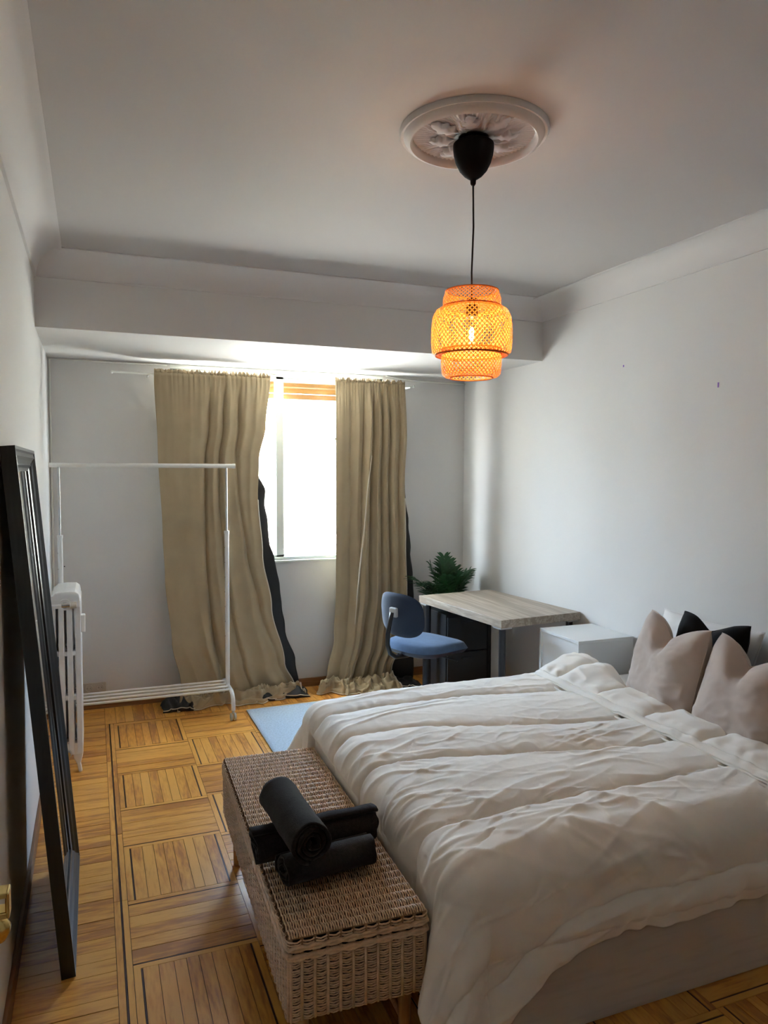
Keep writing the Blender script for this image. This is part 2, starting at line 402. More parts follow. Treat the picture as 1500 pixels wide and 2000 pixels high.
# ---------------------------------------------------------------- window
def empty_struct(name, loc):
    o = bpy.data.objects.new(name, None); COL.objects.link(o); o.location = loc; o['kind'] = 'structure'; o.empty_display_size = .05; return o
wn = empty_struct('window_1', (1.305, YB, WZ0))
fy0, fy1 = YB+.02, YB+.10
b = MB(); b.box(WX0, WX0+.045, fy0, fy1, WZ0, WZ1); b.box(WX1-.045, WX1, fy0, fy1, WZ0, WZ1)
b.box(WX0, WX1, fy0, fy1, WZ1-.05, WZ1); b.box(WX0, WX1, fy0, fy1, WZ0, WZ0+.022)
b.box(WX0, WX1, fy0-.012, fy0, WZ1-.03, WZ1)
b.build('window_frame', M['alu'], wn, bevel=.002)
for k, (a, q, y0) in enumerate(((WX0+.04, 1.321, fy0+.006), (1.263, WX1-.04, fy0+.042))):
    y1 = y0+.03; s_ = .045; zb, zt = WZ0+.02, WZ1-.045
    b = MB(); b.box(a, a+s_+.012*k, y0, y1, zb, zt); b.box(q-s_-.012*(1-k), q, y0, y1, zb, zt); b.box(a, q, y0, y1, zt-.035, zt); b.box(a, q, y0, y1, zb, zb+.018)
    sa = b.build('sash', M['alu'], wn, bevel=.0015)
    MB().box(a+s_, q-s_, y0+.012, y0+.017, zb+.01, zt-.03).build('glass_pane', M['glass'], sa)
MB().box(WX0-.0, WX1+.0, YB+.10, YB+T+.05, WZ0-.03, WZ0).build('outer_sill', M['facade2'], wn)
MB().box(WX0-.012, WX1+.012, YB-.012, YB+.02, WZ0-.016, WZ0).build('inner_sill', M['alu'], wn, bevel=.003)
# roller shutter hanging behind the glass
sh = thing('roller_shutter', 'orange-yellow slatted roller shutter half rolled up behind the window glass', 'shutter', (1.305, YB+.16, 2.18))
slm = MB()
slm.grid(lambda u, v: (lerp(WX0+.01, WX1-.01, u), YB+.165+.007*sin(pi*v), 2.0*0+.0395*v), 1, 5); slm.grid(lambda u, v: (lerp(WX0+.01, WX1-.01, u), YB+.158+.003*sin(pi*v), .0395*v), 1, 5)
z = 2.222
while z < WZ1-.02:
    q = MB(); q.add([(p[0], p[1], p[2]+z) for p in slm.v], slm.f); q.build('slat', M['shutter'], sh, smooth=True); z += .0385
MB().box(WX0+.01, WX1-.01, YB+.154, YB+.174, 2.178, 2.219).build('bottom_bar', M['shutterbar'], sh, bevel=.003)

# white cable run in the corner
b = MB(); b.tube([(XL+.012, YB-.006, .07), (XL+.012, YB-.006, ZS-.012), (WX0-.02, YB-.006, ZS-.012)], .006, 8)
tag(b.build('wall_cable', M['conduit'], smooth=True), 'thin white cable running from the left corner along the top of the back wall', 'cable')
b = MB(); b.tube([(WX1+.02, YB-.006, ZS-.006), (2.2, YB-.006, ZS-.018), (2.35, YB-.006, ZS-.03), (2.6, YB-.006, ZS-.035), (XR, YB-.006, ZS-.036)], .006, 8)
tag(b.build('wall_cable', M['conduit'], smooth=True), 'thin white cable drooping from the window top to the right corner', 'cable')

# ---------------------------------------------------------------- outside
def facade_window(bl, x, z, w_, h_, y):
    f = MB(); f.box(x, x+w_, y-.03, y+.05, z, z+.06); f.box(x, x+w_, y-.03, y+.05, z+h_-.06, z+h_); f.box(x, x+.06, y-.03, y+.05, z, z+h_); f.box(x+w_-.06, x+w_, y-.03, y+.05, z, z+h_); f.box(x+w_/2-.03, x+w_/2+.03, y-.02, y+.05, z, z+h_)
    fo = f.build('window', M['fframe'], bl); MB().box(x+.05, x+w_-.05, y-.005, y+.0, z+.05, z+h_-.05).build('pane', M['fwin'], fo)
    MB().box(x-.1, x+w_+.1, y-.15, y+.02, z-.09, z).build('window_sill', M['fsill'], bl)
FYY = 14.5
bl = thing('apartment_building', 'cream apartment house with grey windows across the street outside', 'building', (10, FYY, -4))
MB().box(3.93, 24, FYY, FYY+9, -4, 3.7).build('wall', M['facade'], bl)
for zz in (-1.0, 2.25):
    for xx in (4.62, 7.3, 10, 12.7):
        facade_window(bl, xx, zz, 1.1, 1.25, FYY)
b = MB()
for k in range(14): b.box(4.45, 6.1, FYY-.75, FYY-.72, .35+.075*k, .40+.075*k)
b.build('balcony_railing', M['fshut'], bl); MB().box(4.4, 6.15, FYY-.78, FYY, .2, .33).build('balcony_slab', M['facade2'], bl)
bl2 = thing('white_building', 'plain white apartment house farther along the street outside', 'building', (-6, 19, -4))
MB().box(-22, 3.2, 18.5, 26, -4, 4.2).build('wall', M['facade2'], bl2)
for zz in (-1.0, 2.25):
    for xx in (-12, -8.5, -5, -1.5): facade_window(bl2, xx, zz, 1.1, 1.3, 18.5)

# ---------------------------------------------------------------- door in the left wall with a brass latch
dr = empty_struct('door_1', (-.20, .75, 0))
MB().box(XL, -.198, .36, 1.13, .008, 2.03).build('door_leaf', M['white_steel'], dr, bevel=.002)
h = MB(); h.box(-.198, -.192, 1.06, 1.125, .93, 1.09); h.box(-.195, -.150, 1.12, 1.16, 1.004, 1.042); h.box(-.152, -.1215, 1.135, 1.162, 1.034, 1.042); h.box(-.152, -.1215, 1.135, 1.162, 1.004, 1.014); h.box(-.126, -.1205, 1.135, 1.162, 1.004, 1.042)
h.build('latch', M['brass'], dr, bevel=.002)['label'] = 'brass latch'
h = MB(); h.lathe([(.0, .960), (.010, .966), (.017, .978), (.018, .988), (.013, .997), (.006, 1.003), (.006, 1.012), (.0, 1.012)], 18, (-.138, 1.15, 0), sy=.7)
h.build('latch_drop', M['brass'], dr, smooth=True)

# ---------------------------------------------------------------- clothes rack
YR, XRL, XRR = 4.99, -.197, .829
rk = thing('clothes_rack', 'white metal clothes rack on castors with a shoe shelf of rods', 'clothes rack', (.32, YR, 0))
for xx in (XRL, XRR):
    MB().tube([(xx, YR, .15), (xx, YR, 1.222)], .0145, 14).build('post', M['white_steel'], rk, autos=40)
    b = MB(); b.tube([(xx, YR-.006, 1.215), (xx, YR-.006, 1.655)], .0062, 10); b.tube([(xx, YR+.008, 1.215), (xx, YR+.008, 1.655)], .0062, 10)
    b.build('extension_tube', M['chrome'], rk, autos=40)
    MB().lathe([(.0, 0), (.017, 0), (.017, .018), (.0, .018)], 14, (xx, YR, 1.214)).build('collar', M['white_steel'], rk, autos=40)
    for k in range(7): MB().lathe([(.0, 0), (.003, 0), (.003, .002), (.0, .002)], 8, (xx-.0155, YR-.002, 1.12-.1*k), 'X').build('peg_hole', M['dark'], rk)
    pth = []
    for s_ in (-1, 1):
        seg = [(xx, YR+s_*y_, z_) for y_, z_ in ((.205, .07), (.205, .11), (.196, .145), (.172, .168), (.14, .178), (.08, .18))]
        pth = pth + (seg if s_ < 0 else seg[::-1])
    MB().tube(pth, .0135, 12).build('foot', M['white_steel'], rk, autos=40)
    for s_ in (-1, 1):
        cst = MB().tube([(xx, YR+s_*.205, .078), (xx, YR+s_*.205, .05)], .009, 8).build('castor', M['greyplastic'], rk, autos=40)
        for q in (-.012, .012):
            MB().lathe([(.0, -.008), (.016, -.008), (.024, -.006), (.025, 0), (.024, .006), (.016, .008), (.0, .008)], 18, (xx+q, YR+s_*.205+.006, .025), 'X').build('wheel', M['greyplastic'], cst, autos=30)
MB().tube([(XRL-.058, YR, 1.666), (XRR+.045, YR, 1.666)], .0145, 14).build('hanging_bar', M['white_steel'], rk, autos=40)
MB().lathe([(.0, 0), (.016, 0), (.016, .018), (.0, .018)], 14, (XRR+.042, YR, 1.666), 'X').build('bar_cap', M['white_steel'], rk, autos=40)
for k in range(4):
    MB().tube([(XRL, YR-.125+.072*k, .186), (XRR, YR-.125+.072*k, .186)], .0085, 10).build('shelf_rod', M['white_steel'], rk, autos=40)

# ---------------------------------------------------------------- radiator
RY = 4.245; PITCHR = .052; NSEC = 7
rd = thing('radiator', 'white cast iron column radiator against the left wall', 'radiator', (-.15, RY+.18, 0))
RXs = (-.212, -.171, -.130, -.089)
for k in range(NSEC):
    yc = RY+.024+k*PITCHR; b = MB()
    for xx in RXs:
        b.obox((xx, yc, .52), (.0148, 0, 0), (0, .0215, 0), (0, 0, .42))
    for z0, z1 in ((.90, .97), (.640, .668), (.398, .426), (.10, .165)):
        b.obox(((RXs[0]+RXs[-1])/2, yc, (z0+z1)/2), (.070, 0, 0), (0, .0185, 0), (0, 0, (z1-z0)/2))
    prof = [(-.071, .90), (-.073, .93), (-.066, .965), (-.045, .985), (0, .99), (.05, .988), (.068, .975), (.073, .95), (.073, .90)]
    b.prism(prof, lambda p: (-.15+p[0], yc-.0235, p[1]), lambda p: (-.15+p[0], yc+.0235, p[1]))
    if k in (0, NSEC-1):
        for sx in (-1, 1):
            b.prism([(.025, .11), (.072, .13), (.074, .09), (.062, .05), (.070, 0), (.052, 0), (.044, .045), (.03, .075)], lambda p: (-.15+sx*p[0], yc-.016, p[1]), lambda p: (-.15+sx*p[0], yc+.016, p[1]))
    b.build('section', M['rad'], rd, bevel=.005)
for z_, r_ in ((.925, .03), (.122, .022)):
    MB().lathe([(.0, 0), (r_, 0), (r_, .006), (r_*.7, .012), (r_*.62, .03), (.0, .03)], 18, (-.15, RY-.03, z_), 'Y').build('port_boss', M['rad'], rd, autos=35)
b = MB(); b.lathe([(.0, 0), (.016, 0), (.016, .02), (.0, .02)], 6, (-.15, RY-.05, .925), 'Y'); b.tube([(-.165, RY-.05, .925), (-.125, RY-.05, .925)], .012, 10)
b.build('valve', M['chrome'], rd, autos=40)
MB().lathe([(.0, 0), (.016, 0), (.018, .01), (.018, .03), (.0, .032)], 14, (-.122, RY-.05, .925), 'X').build('valve_knob', M['socket'], rd, autos=40)
b = MB(); b.tube([(-.165, RY-.05, .925), (-.262, RY-.05, .925)], .008, 10); b.build('pipe', M['rad'], rd, autos=40)
b = MB(); b.lathe([(.0, 0), (.017, 0), (.017, .025), (.0, .025)], 6, (-.15, RY-.052, .122), 'Y'); b.tube([(-.15, RY-.045, .122), (-.2, RY-.045, .12), (-.24, RY-.045, .09), (-.24, RY-.045, .0)], .009, 8)
b.build('return_valve', M['chrome'], rd, autos=40)
MB().box(-.076, -.052, RY+.05, RY+.095, .755, .852).build('heat_meter', M['white_steel'], rd, bevel=.005)

# ---------------------------------------------------------------- leaning mirror
ml = thing('floor_mirror', 'tall black framed mirror leaning against the left wall', 'mirror', (-.10, 2.9, 0))
MY0, MY1, MH, MWd = 2.503, 3.300, 1.715, .078
th = math.atan2(.1445-.004, 1.71)
hx, nx = Vector((-sin(th), 0, cos(th))), Vector((cos(th), 0, sin(th)))
O0 = Vector((-.1215, MY0, 0))
def mp(wy, hh, d): return O0 + Vector((0, wy, 0)) + hx*hh + nx*d
W_ = MY1-MY0
fp = [(0, 0), (0, .043), (.010, .043), (.016, .038), (.030, .042), (.040, .034), (.052, .027), (.058, .029), (.066, .022), (MWd, .018), (MWd, 0)]
for side in range(4):
    b = MB(); n = len(fp); A = []; B = []
    for o_, d in fp:
        if side == 0: A.append(mp(o_, o_, d)); B.append(mp(o_, MH-o_, d))
        if side == 1: A.append(mp(W_-o_, o_, d)); B.append(mp(W_-o_, MH-o_, d))
        if side == 2: A.append(mp(o_, o_, d)); B.append(mp(W_-o_, o_, d))
        if side == 3: A.append(mp(o_, MH-o_, d)); B.append(mp(W_-o_, MH-o_, d))
    b.add(A+B, [(i, (i+1) % n, n+(i+1) % n, n+i) for i in range(n)] + [tuple(range(n-1, -1, -1)), tuple(range(n, 2*n))])
    b.build('frame_rail', M['black_frame'], ml)
b = MB(); b.add([mp(.07, .07, .014), mp(W_-.07, .07, .014), mp(W_-.07, MH-.07, .014), mp(.07, MH-.07, .014)], [(0, 1, 2, 3)]); b.build('mirror_glass', M['mirror'], ml)
b = MB(); b.obox(mp(W_/2, MH/2, .006), Vector((0, W_/2-.03, 0)), hx*(MH/2-.03), nx*.005); b.build('backing_board', M['black_frame'], ml)

# ---------------------------------------------------------------- curtains
YRD = YB-.135; ZR = 2.283; XSC = YRD/5.276
rodo = thing('curtain_rod', 'thin white curtain rod above the window', 'curtain rod', (1.2, YRD, ZR))
MB().tube([(.135, YRD, ZR), (2.295, YRD, ZR)], .006, 10).build('rod', M['conduit'], rodo, autos=40)
for xx in (.128, 2.30): MB().lathe([(.0, -.008), (.009, -.006), (.011, 0), (.009, .006), (.0, .008)], 12, (xx, YRD, ZR), 'X').build('finial', M['conduit'], rodo, smooth=True)
for xx in (.36, 2.272): MB().box(xx-.004, xx+.004, YRD-.004, YB, ZR-.012, ZR+.004).build('bracket', M['conduit'], rodo)

def ridge(x, y, z=0., k=2.2): return max(0., 1-k*abs(nz(x, y, z)))**2
def build_curtain(label, xl, xr, folds, amp, seed, puddle, lin_out, flatl=0., lin_heaps=(), lit_fold=None):
    xl, xr, lin_out = ([(z_, x_*XSC) for z_, x_ in t_] for t_ in (xl, xr, lin_out))
    th_ = thing('curtain', label, 'curtain', ((xl[-1][1]+xr[-1][1])/2, YRD, ZR))
    H0 = .04; VH = .78
    def foldy(u, z):
        t = clamp((ZR-z)/ZR); s_ = 0
        for ct, cb_, wd, a, zs in folds:
            cc = lerp(ct, cb_, t**1.15); w_ = wd*(.75+.6*t)
            d = abs(u-cc)/w_
            s_ += a*exp(-d**1.6)*sstep(ZR+.01, ZR-.22, z)*(1 if zs == 0 else sstep(zs+.25, zs-.25, z))
        g = .0065*sin(u*2*pi*24+3*nz(u*11, seed))*exp(-max(0, ZR-z)/.09)*(1-flatl*sstep(.45, .2, u)*.7)
        g += .007*fbm(u*3.5, z*.8, seed)*sstep(2.2, 1.5, z) + .004*ridge(u*5, z*2.6, seed+2)*sstep(2.1, 1.2, z)
        return amp*s_ + g
    NU, NV = 190, 120
    def surf(u, v):
        if v < VH:
            z = lerp(ZR+.012, H0, v/VH)
            x = lerp(sinterp(xl, z), sinterp(xr, z), u) + .005*sin(u*2*pi*22+seed)*exp(-max(0, ZR-z)/.08)
            y = YRD-.010-foldy(u, z)-.02*sstep(.7, .0, z)
            return Vector((x, min(y, YRD+.016) if z < 2.2 else min(y, YRD-.007), z))
        w_ = (v-VH)/(1-VH)
        a = surf(u, VH-1e-6); dep = puddle(u)*(1+.55*nz(u*8, 4, seed))
        cr = ridge(u*7+1.5*w_, w_*2.2, seed+5, 1.8); cr2 = ridge(u*4-2*w_, w_*3.1+2, seed+8, 1.8)
        env = sin(pi*clamp(w_*.93+.07))**.7
        z = lerp(H0, .004, sstep(0, 1, w_)) + env*(.012+.05*cr+.042*cr2)
        return Vector((a.x+(.10*(u-.5)+.035*fbm(u*5, w_*2, seed+3))*w_, a.y-dep*w_-.02*cr*env, max(.004, z)))
    b = MB(); b.grid(surf, NU, NV); b.build('curtain_panel', M['curtain'], th_, smooth=True, solid=.0018)
    b = MB()
    def hd(u, v):
        p = surf(u, 0); q = 1-.6*flatl*sstep(.45, .2, u)
        return Vector((p.x+.003*sin(u*170)*v, YRD-.010+.010*q*sin(u*2*pi*27+3*nz(u*9, 3, seed))*(.3+v), ZR+.010+v*(.024+.010*q*sin(u*2*pi*33+nz(u*9, 1, seed)*6))))
    b.grid(hd, 220, 3); b.build('header_ruffle', M['curtain'], th_, smooth=True, solid=.0015)
    b = MB()
    def ln(u, v):
        z = lerp(ZR-.03, .012, v)
        x = lerp(lerp(sinterp(xl, z), sinterp(xr, z), .10), sinterp(lin_out, z), u)
        y = YRD+.026+.004*sin(u*17+z*1.5+seed) + .004*nz(u*6, z*3, seed) - .03*sstep(.75, 1., u)*sstep(1.6, .6, z)
        y += .012*ridge(u*3, z*5, seed+1)*sstep(.8, 1., u)
        return Vector((x+.008*nz(z*9, 2, seed)*u, min(y, YB-.012), z))
    b.grid(ln, 60, 80); li_ = b.build('lining', M['lining'], th_, smooth=True, solid=.0015); li_['label'] = 'black blackout lining'
    for x0, x1, y0, y1, hh, sd in lin_heaps:          # dark lining lying in the heap on the floor
        b = MB(); 
        def hp(u, v, x0=x0, x1=x1, y0=y0, y1=y1, hh=hh, sd=sd):
            e = sin(pi*clamp(v))**.6*sin(pi*clamp(.04+.92*u))**.5
            return Vector((lerp(x0, x1, u)+.02*nz(v*3, u*3, sd), lerp(y0, y1, v)+.03*nz(u*4, 1, sd)+.03*(u-.5)**2, .004+hh*e*(.45+.75*ridge(u*4, v*2, sd, 1.7))))
        b.grid(hp, 40, 16); b.build('lining_heap', M['lining'], th_, smooth=True, solid=.002)
        b = MB(); b.tube([hp(k/40, 0.03)+Vector((0, -.002, .003)) for k in range(41)], .0035, 6); b.build('hem', M['hem'], th_, smooth=True)
    b = MB(); pts = [surf(1.0, .30+.69*k/70) for k in range(71)]
    b.tube([(p.x, p.y-.002, p.z+.001) for p in pts], .0045, 6); b.build('hem', M['hem'], th_, smooth=True)
    b = MB(); b.tube([Vector(surf(k/80, 1.0))+Vector((0, -.001, .003)) for k in range(81)], .004, 6); b.build('hem', M['hem'], th_, smooth=True)
    if lit_fold:
        b = MB(); b.tube(lit_fold[0], lit_fold[1], 8); b.build('lit_fold_edge', M['hem'], th_, smooth=True)  # pale strip paints the window light caught by the fold
    return th_
xlL = [(0, .56), (.16, .545), (.45, .49), (.9, .45), (1.2, .438), (1.8, .413), (2.3, .392)]
xrL = [(0, 1.38), (.06, 1.36), (.24, 1.285), (.66, 1.192), (1.04, 1.128), (1.45, 1.098), (1.71, 1.108), (1.96, 1.16), (2.27, 1.19)]
loL = [(0, 1.405), (.074, 1.400), (.24, 1.375), (.467, 1.30), (.772, 1.262), (1.0, 1.225), (1.114, 1.19), (1.486, 1.160), (1.62, 1.115), (1.75, 1.10), (2.0, 1.12), (2.27, 1.15)]
foldsL = [(.16, .10, .12, .25, 0), (.30, .30, .05, .2, 0), (.40, .36, .07, .45, 0), (.485, .36, .018, -.85, 0), (.545, .48, .035, .75, 0), (.60, .60, .016, -.7, 0), (.655, .62, .035, .7, 0), (.72, .97, .020, -.75, 0), (.80, .80, .05, .55, 0), (.90, .93, .03, .3, 0), (.22, .33, .03, .7, .55), (.37, .40, .02, -.6, .6)]
build_curtain('wide beige curtain beside the clothes rack, its black lining showing', xlL, xrL, foldsL, .040, 1.0, lambda u: .09+.04*sin(u*11+1.2), loL, 1.0,
    ((.41, .63, 5.08, 5.24, .10, 3.1), (1.0, 1.43, 5.09, 5.26, .085, 7.7)))
xlR = [(0, 1.56), (.03, 1.56), (.131, 1.608), (.40, 1.665), (.75, 1.683), (2.3, 1.685)]
xrR = [(0, 2.08), (.12, 2.13), (.3, 2.20), (.676, 2.262), (1.12, 2.249), (1.56, 2.242), (1.91, 2.26), (2.3, 2.246)]
loR = [(0, 2.33), (.4, 2.345), (.68, 2.33), (1.1, 2.30), (1.5, 2.262), (1.7, 2.245), (2.3, 2.23)]
foldsR = [(.08, .06, .08, .4, 0), (.22, .20, .03, -.5, 0), (.32, .26, .04, .5, 0), (.40, .30, .016, -.6, 0), (.47, .32, .045, 1.3, 0), (.535, .44, .016, -.9, 0), (.60, .55, .03, .7, 0), (.66, .66, .014, -.8, 0), (.71, .72, .025, .6, 0), (.765, .80, .014, -.8, 0), (.82, .85, .03, .6, 0), (.90, .93, .016, -.4, 0), (.96, .97, .03, .4, 0)]
build_curtain('narrow beige curtain between the window gap and the blue office chair', xlR, xrR, foldsR, .042, 5.0, lambda u: .05+.15*sstep(0, .7, u), loR, 0.,
    ((2.05, 2.30, 5.03, 5.22, .06, 2.2),), ([(1.93, 5.15, 1.751), (1.908-.016, 5.148, 1.483), (1.886-.016, 5.145, 1.214), (1.856-.016, 5.14, .984), (1.828-.016, 5.13, .753), (1.804-.016, 5.12, .502)], [.002, .004, .006, .006, .005, .002]))

# ---------------------------------------------------------------- rug
b = MB()
b.grid(lambda u, v: (lerp(.945, 1.94, u)+.004*nz(v*6, 1), lerp(3.35, 4.945, v)+.003*nz(u*8, 5)+.012*u, .008+.0015*nz(u*14, v*20)), 40, 56)
tag(b.build('rug', M['rug'], smooth=True, solid=.006), 'pale blue flat woven rug lying between the bed and the window', 'rug')

# ---------------------------------------------------------------- desk
DA = R(5.6); DC = Vector((2.452, 4.225, 0)); DX, DY, DZ = .300, .482, .770
def dpt(a, c, z): return Vector((DC.x + a*cos(DA) - c*sin(DA), DC.y + a*sin(DA) + c*cos(DA), z))
dk = thing('desk', 'grey oak desk with black metal legs against the right wall', 'desk', (DC.x, DC.y, 0))
ax_, ay_ = Vector((cos(DA), sin(DA), 0)), Vector((-sin(DA), cos(DA), 0))
MB().obox(dpt(0, 0, DZ-.024), ax_*DX, ay_*DY, Vector((0, 0, .024))).build('desktop', M['deskwood'], dk, bevel=.002)
for sx in (-1, 1):
    for sy in (-1, 1):
        c = dpt(sx*(DX-.045), sy*(DY-.05), 0)
        lg = MB().tube([(c.x, c.y, .0), (c.x, c.y, DZ-.048)], .021, 14).build('leg', M['blackmetal'], dk, autos=40)
        MB().obox((c.x, c.y, DZ-.053), ax_*.04, ay_*.04, (0, 0, .005)).build('mounting_plate', M['greyplastic'], lg)
# black drawer unit under the desk
cb = thing('drawer_unit', 'black cabinet standing in the shade under the desk', 'cabinet', (2.36, 4.65, 0))
MB().box(2.215, 2.53, 4.47, 4.85, .012, .66).build('body', M['blackmetal'], cb, bevel=.003)
for z0, z1 in ((.03, .40), (.41, .645)):
    dd = MB().box(2.222, 2.523, 4.452, 4.469, z0, z1).build('drawer_front', M['blackplastic'], cb, bevel=.002)
    MB().box(2.33, 2.41, 4.444, 4.452, z1-.05, z1-.035).build('handle', M['blackmetal'], dd)

# ---------------------------------------------------------------- white open cube beside the bed
cu = thing('bedside_cube', 'white laminate box cabinet between bed and desk', 'cabinet', (2.61, 3.475, 0))
x0, x1, y0, y1, zt, t_ = 2.43, 2.798, 3.29, 3.665, .72, .016
MB().box(x0, x1, y0, y1, zt-t_, zt).build('top_panel', M['whitelam'], cu, bevel=.001)
MB().box(x0, x1, y0, y0+t_, 0, zt-t_).build('side_panel', M['whitelam'], cu, bevel=.001)
MB().box(x0, x1, y1-t_, y1, 0, zt-t_).build('side_panel', M['whitelam'], cu, bevel=.001)
MB().box(x0, x1, y0+t_, y1-t_, 0, t_).build('bottom_panel', M['whitelam'], cu, bevel=.001)
MB().box(x0+.024, x1, y0+t_, y1-t_, .352, .352+t_).build('shelf', M['whitelam'], cu, bevel=.001)
MB().box(x0+.012, x0+.024, y0+t_, y1-t_, t_, zt-t_).build('inset_front', M['whitelam'], cu)

# ---------------------------------------------------------------- office chair
CS = Vector((2.005, 4.325, .010)); TH = R(20)
ch = thing('office_chair', 'blue fabric swivel office chair facing the desk', 'chair', (CS.x, CS.y, 0))
fx, sd_ = Vector((cos(TH), sin(TH), 0)), Vector((-sin(TH), cos(TH), 0))
def cp(f_, s_, z_): return CS + fx*f_ + sd_*s_ + Vector((0, 0, z_))
def sup(a, n): 
    c, s_ = cos(a), sin(a); return (abs(c)**(2/n))*(1 if c >= 0 else -1), (abs(s_)**(2/n))*(1 if s_ >= 0 else -1)
def pad(cfn, hw, hh, tf, tb, n=3.2, NR=10, NA=48):
    """rounded upholstered pad: cfn(a, b, t) -> point; tf/tb front and back thickness"""
    bf, bb = MB(), MB()
    for B_, tt, sg in ((bf, tf, 1), (bb, tb, -1)):
        def g(u, v, tt=tt, sg=sg):
            cx_, cy_ = sup(2*pi*u, n); r = v
            edge = (1-r**5)**.5 if r < 1 else 0
            return cfn(cx_*hw*r, cy_*hh*r, sg*tt*edge)
        B_.grid(g, NA, NR, wrap=True)
    return bf, bb
ZSEAT = .495
def seatf(a, c, t): return cp(a, c, ZSEAT + t - .10*max(0, a-.06)**1.6*3 + .05*(c*c)*3*(1 if t > 0 else .3))
f1, f2 = pad(seatf, .235, .235, .048, .045)
f1.build('seat_cushion', M['bluefab'], ch, smooth=True); f2.build('seat_shell', M['chairshell'], ch, smooth=True)
BZ = .728
def backf(a, c, t): # a: across, c: up, t: forward thickness
    return cp(-.262 + .05*(a/.2)**2 - .10*c + t, a, BZ + c)
f1, f2 = pad(backf, .195, .140, .032, .02, n=3.0)
f1.build('back_cushion', M['bluefab'], ch, smooth=True); f2.build('back_shell', M['backfab'], ch, smooth=True)
b = MB(); b.obox(cp(-.292, 0, BZ+.02), fx*.012, sd_*.032, (0, 0, .03)); b.build('back_bracket', M['greyplastic'], ch, bevel=.008)
b = MB(); pts = [(-.306, BZ+.02), (-.32, BZ-.03), (-.34, BZ-.11), (-.34, BZ-.18), (-.32, BZ-.235), (-.275, BZ-.265), (-.2, BZ-.27), (-.05, BZ-.27)]
b.tube([cp(p, 0, z_) for p, z_ in pts], .014, 10, flat=1.0); b.build('support_bar', M['blackplastic'], ch, smooth=True)
MB().tube([cp(0, 0, .45), cp(0, 0, .36)], .026, 14).build('gas_sleeve', M['blackplastic'], ch, autos=40)
MB().tube([cp(0, 0, .37), cp(0, 0, .09)], .021, 14).build('gas_column', M['blackmetal'], ch, autos=40)
MB().tube([cp(.02, -.03, .445), cp(.08, -.2, .415)], .005, 8).build('height_lever', M['blackplastic'], ch, autos=40)
for k in range(5):
    a = TH + 1.13 + 2*pi*k/5; d = Vector((cos(a), sin(a), 0))
    MB().tube([CS+d*.02+Vector((0, 0, .10)), CS+d*.15+Vector((0, 0, .095)), CS+d*.28+Vector((0, 0, .07))], [.024, .020, .014], 8).build('base_leg', M['blackplastic'], ch, autos=40)
    c = CS+d*.275; n_ = Vector((-d.y, d.x, 0))
    MB().tube([c-n_*.02+Vector((0, 0, .028)), c+n_*.02+Vector((0, 0, .028))], .028, 14).build('castor', M['blackplastic'], ch, autos=40)

# ---------------------------------------------------------------- palm behind the desk
PB = Vector((2.49, 5.03, 0))
pl = thing('potted_palm', 'dark green leafy palm plant in the corner behind the desk', 'plant', tuple(PB))
MB().lathe([(.0, 0), (.09, 0), (.12, .26), (.125, .27), (.115, .27), (.11, .24), (.0, .24)], 24, tuple(PB)).build('pot', M['pot'], pl, autos=40)
MB().lathe([(.0, .245), (.109, .243)], 20, tuple(PB)).build('soil', M['soil'], pl)
def frond(path, nl, llen, m, droop=.3, fan=1.0):
    b = MB(); P = [Vector(p) for p in path]; n = len(P)-1
    def at(t):
        i = min(int(t*n), n-1); f_ = t*n-i
        a0, a1 = P[i], P[i+1]; return a0.lerp(a1, f_), (a1-a0).normalized()
    b.tube([at(k/12)[0] for k in range(13)], [.004*(1-.7*k/12) for k in range(13)], 5)
    for k in range(nl):
        t = .30+.70*k/(nl-1); p, d = at(t)
        s_ = d.cross(Vector((0, 0, 1)));
        if s_.length < .05: s_ = Vector((1, 0, 0))
        s_.normalize(); nrm = s_.cross(d).normalized()
        ln_ = 1.3*llen*(.45+.75*sin(pi*(.15+.8*(t-.3)/.7)))*random.uniform(.85, 1.1)
        for sg in (-1, 1):
            dir_ = (d*(.55+.5*t)+s_*sg*fan*(1.05-.55*t)+nrm*random.uniform(-.1, .2)).normalized()
            wv = dir_.cross(nrm).normalized(); w0 = .0085
            q = [p]; vs_ = []
            for j in range(6):
                f_ = j/5; c = p+dir_*ln_*f_ + Vector((0, 0, -droop*ln_*f_*f_))
                ww = w0*sin(pi*min(1, .12+.88*f_))**.6*(1 if j < 5 else .05)
                vs_ += [c-wv*ww+nrm*.002, c-nrm*.001, c+wv*ww+nrm*.002]
            b.add(vs_, [(j*3+i, j*3+i+1, (j+1)*3+i+1, (j+1)*3+i) for j in range(5) for i in range(2)])
    return b.build('frond', m, pl, smooth=True)
def arc(az, reach, top, z0=.25, droop=0.):
    pts = []
    for k in range(9):
        t = k/8; r_ = reach*t**1.7; z_ = z0 + (top-z0)*(t**.8) - droop*max(0, t-.6)**2
        pts.append(PB + Vector((cos(az)*r_, sin(az)*r_, z_)))
    return pts
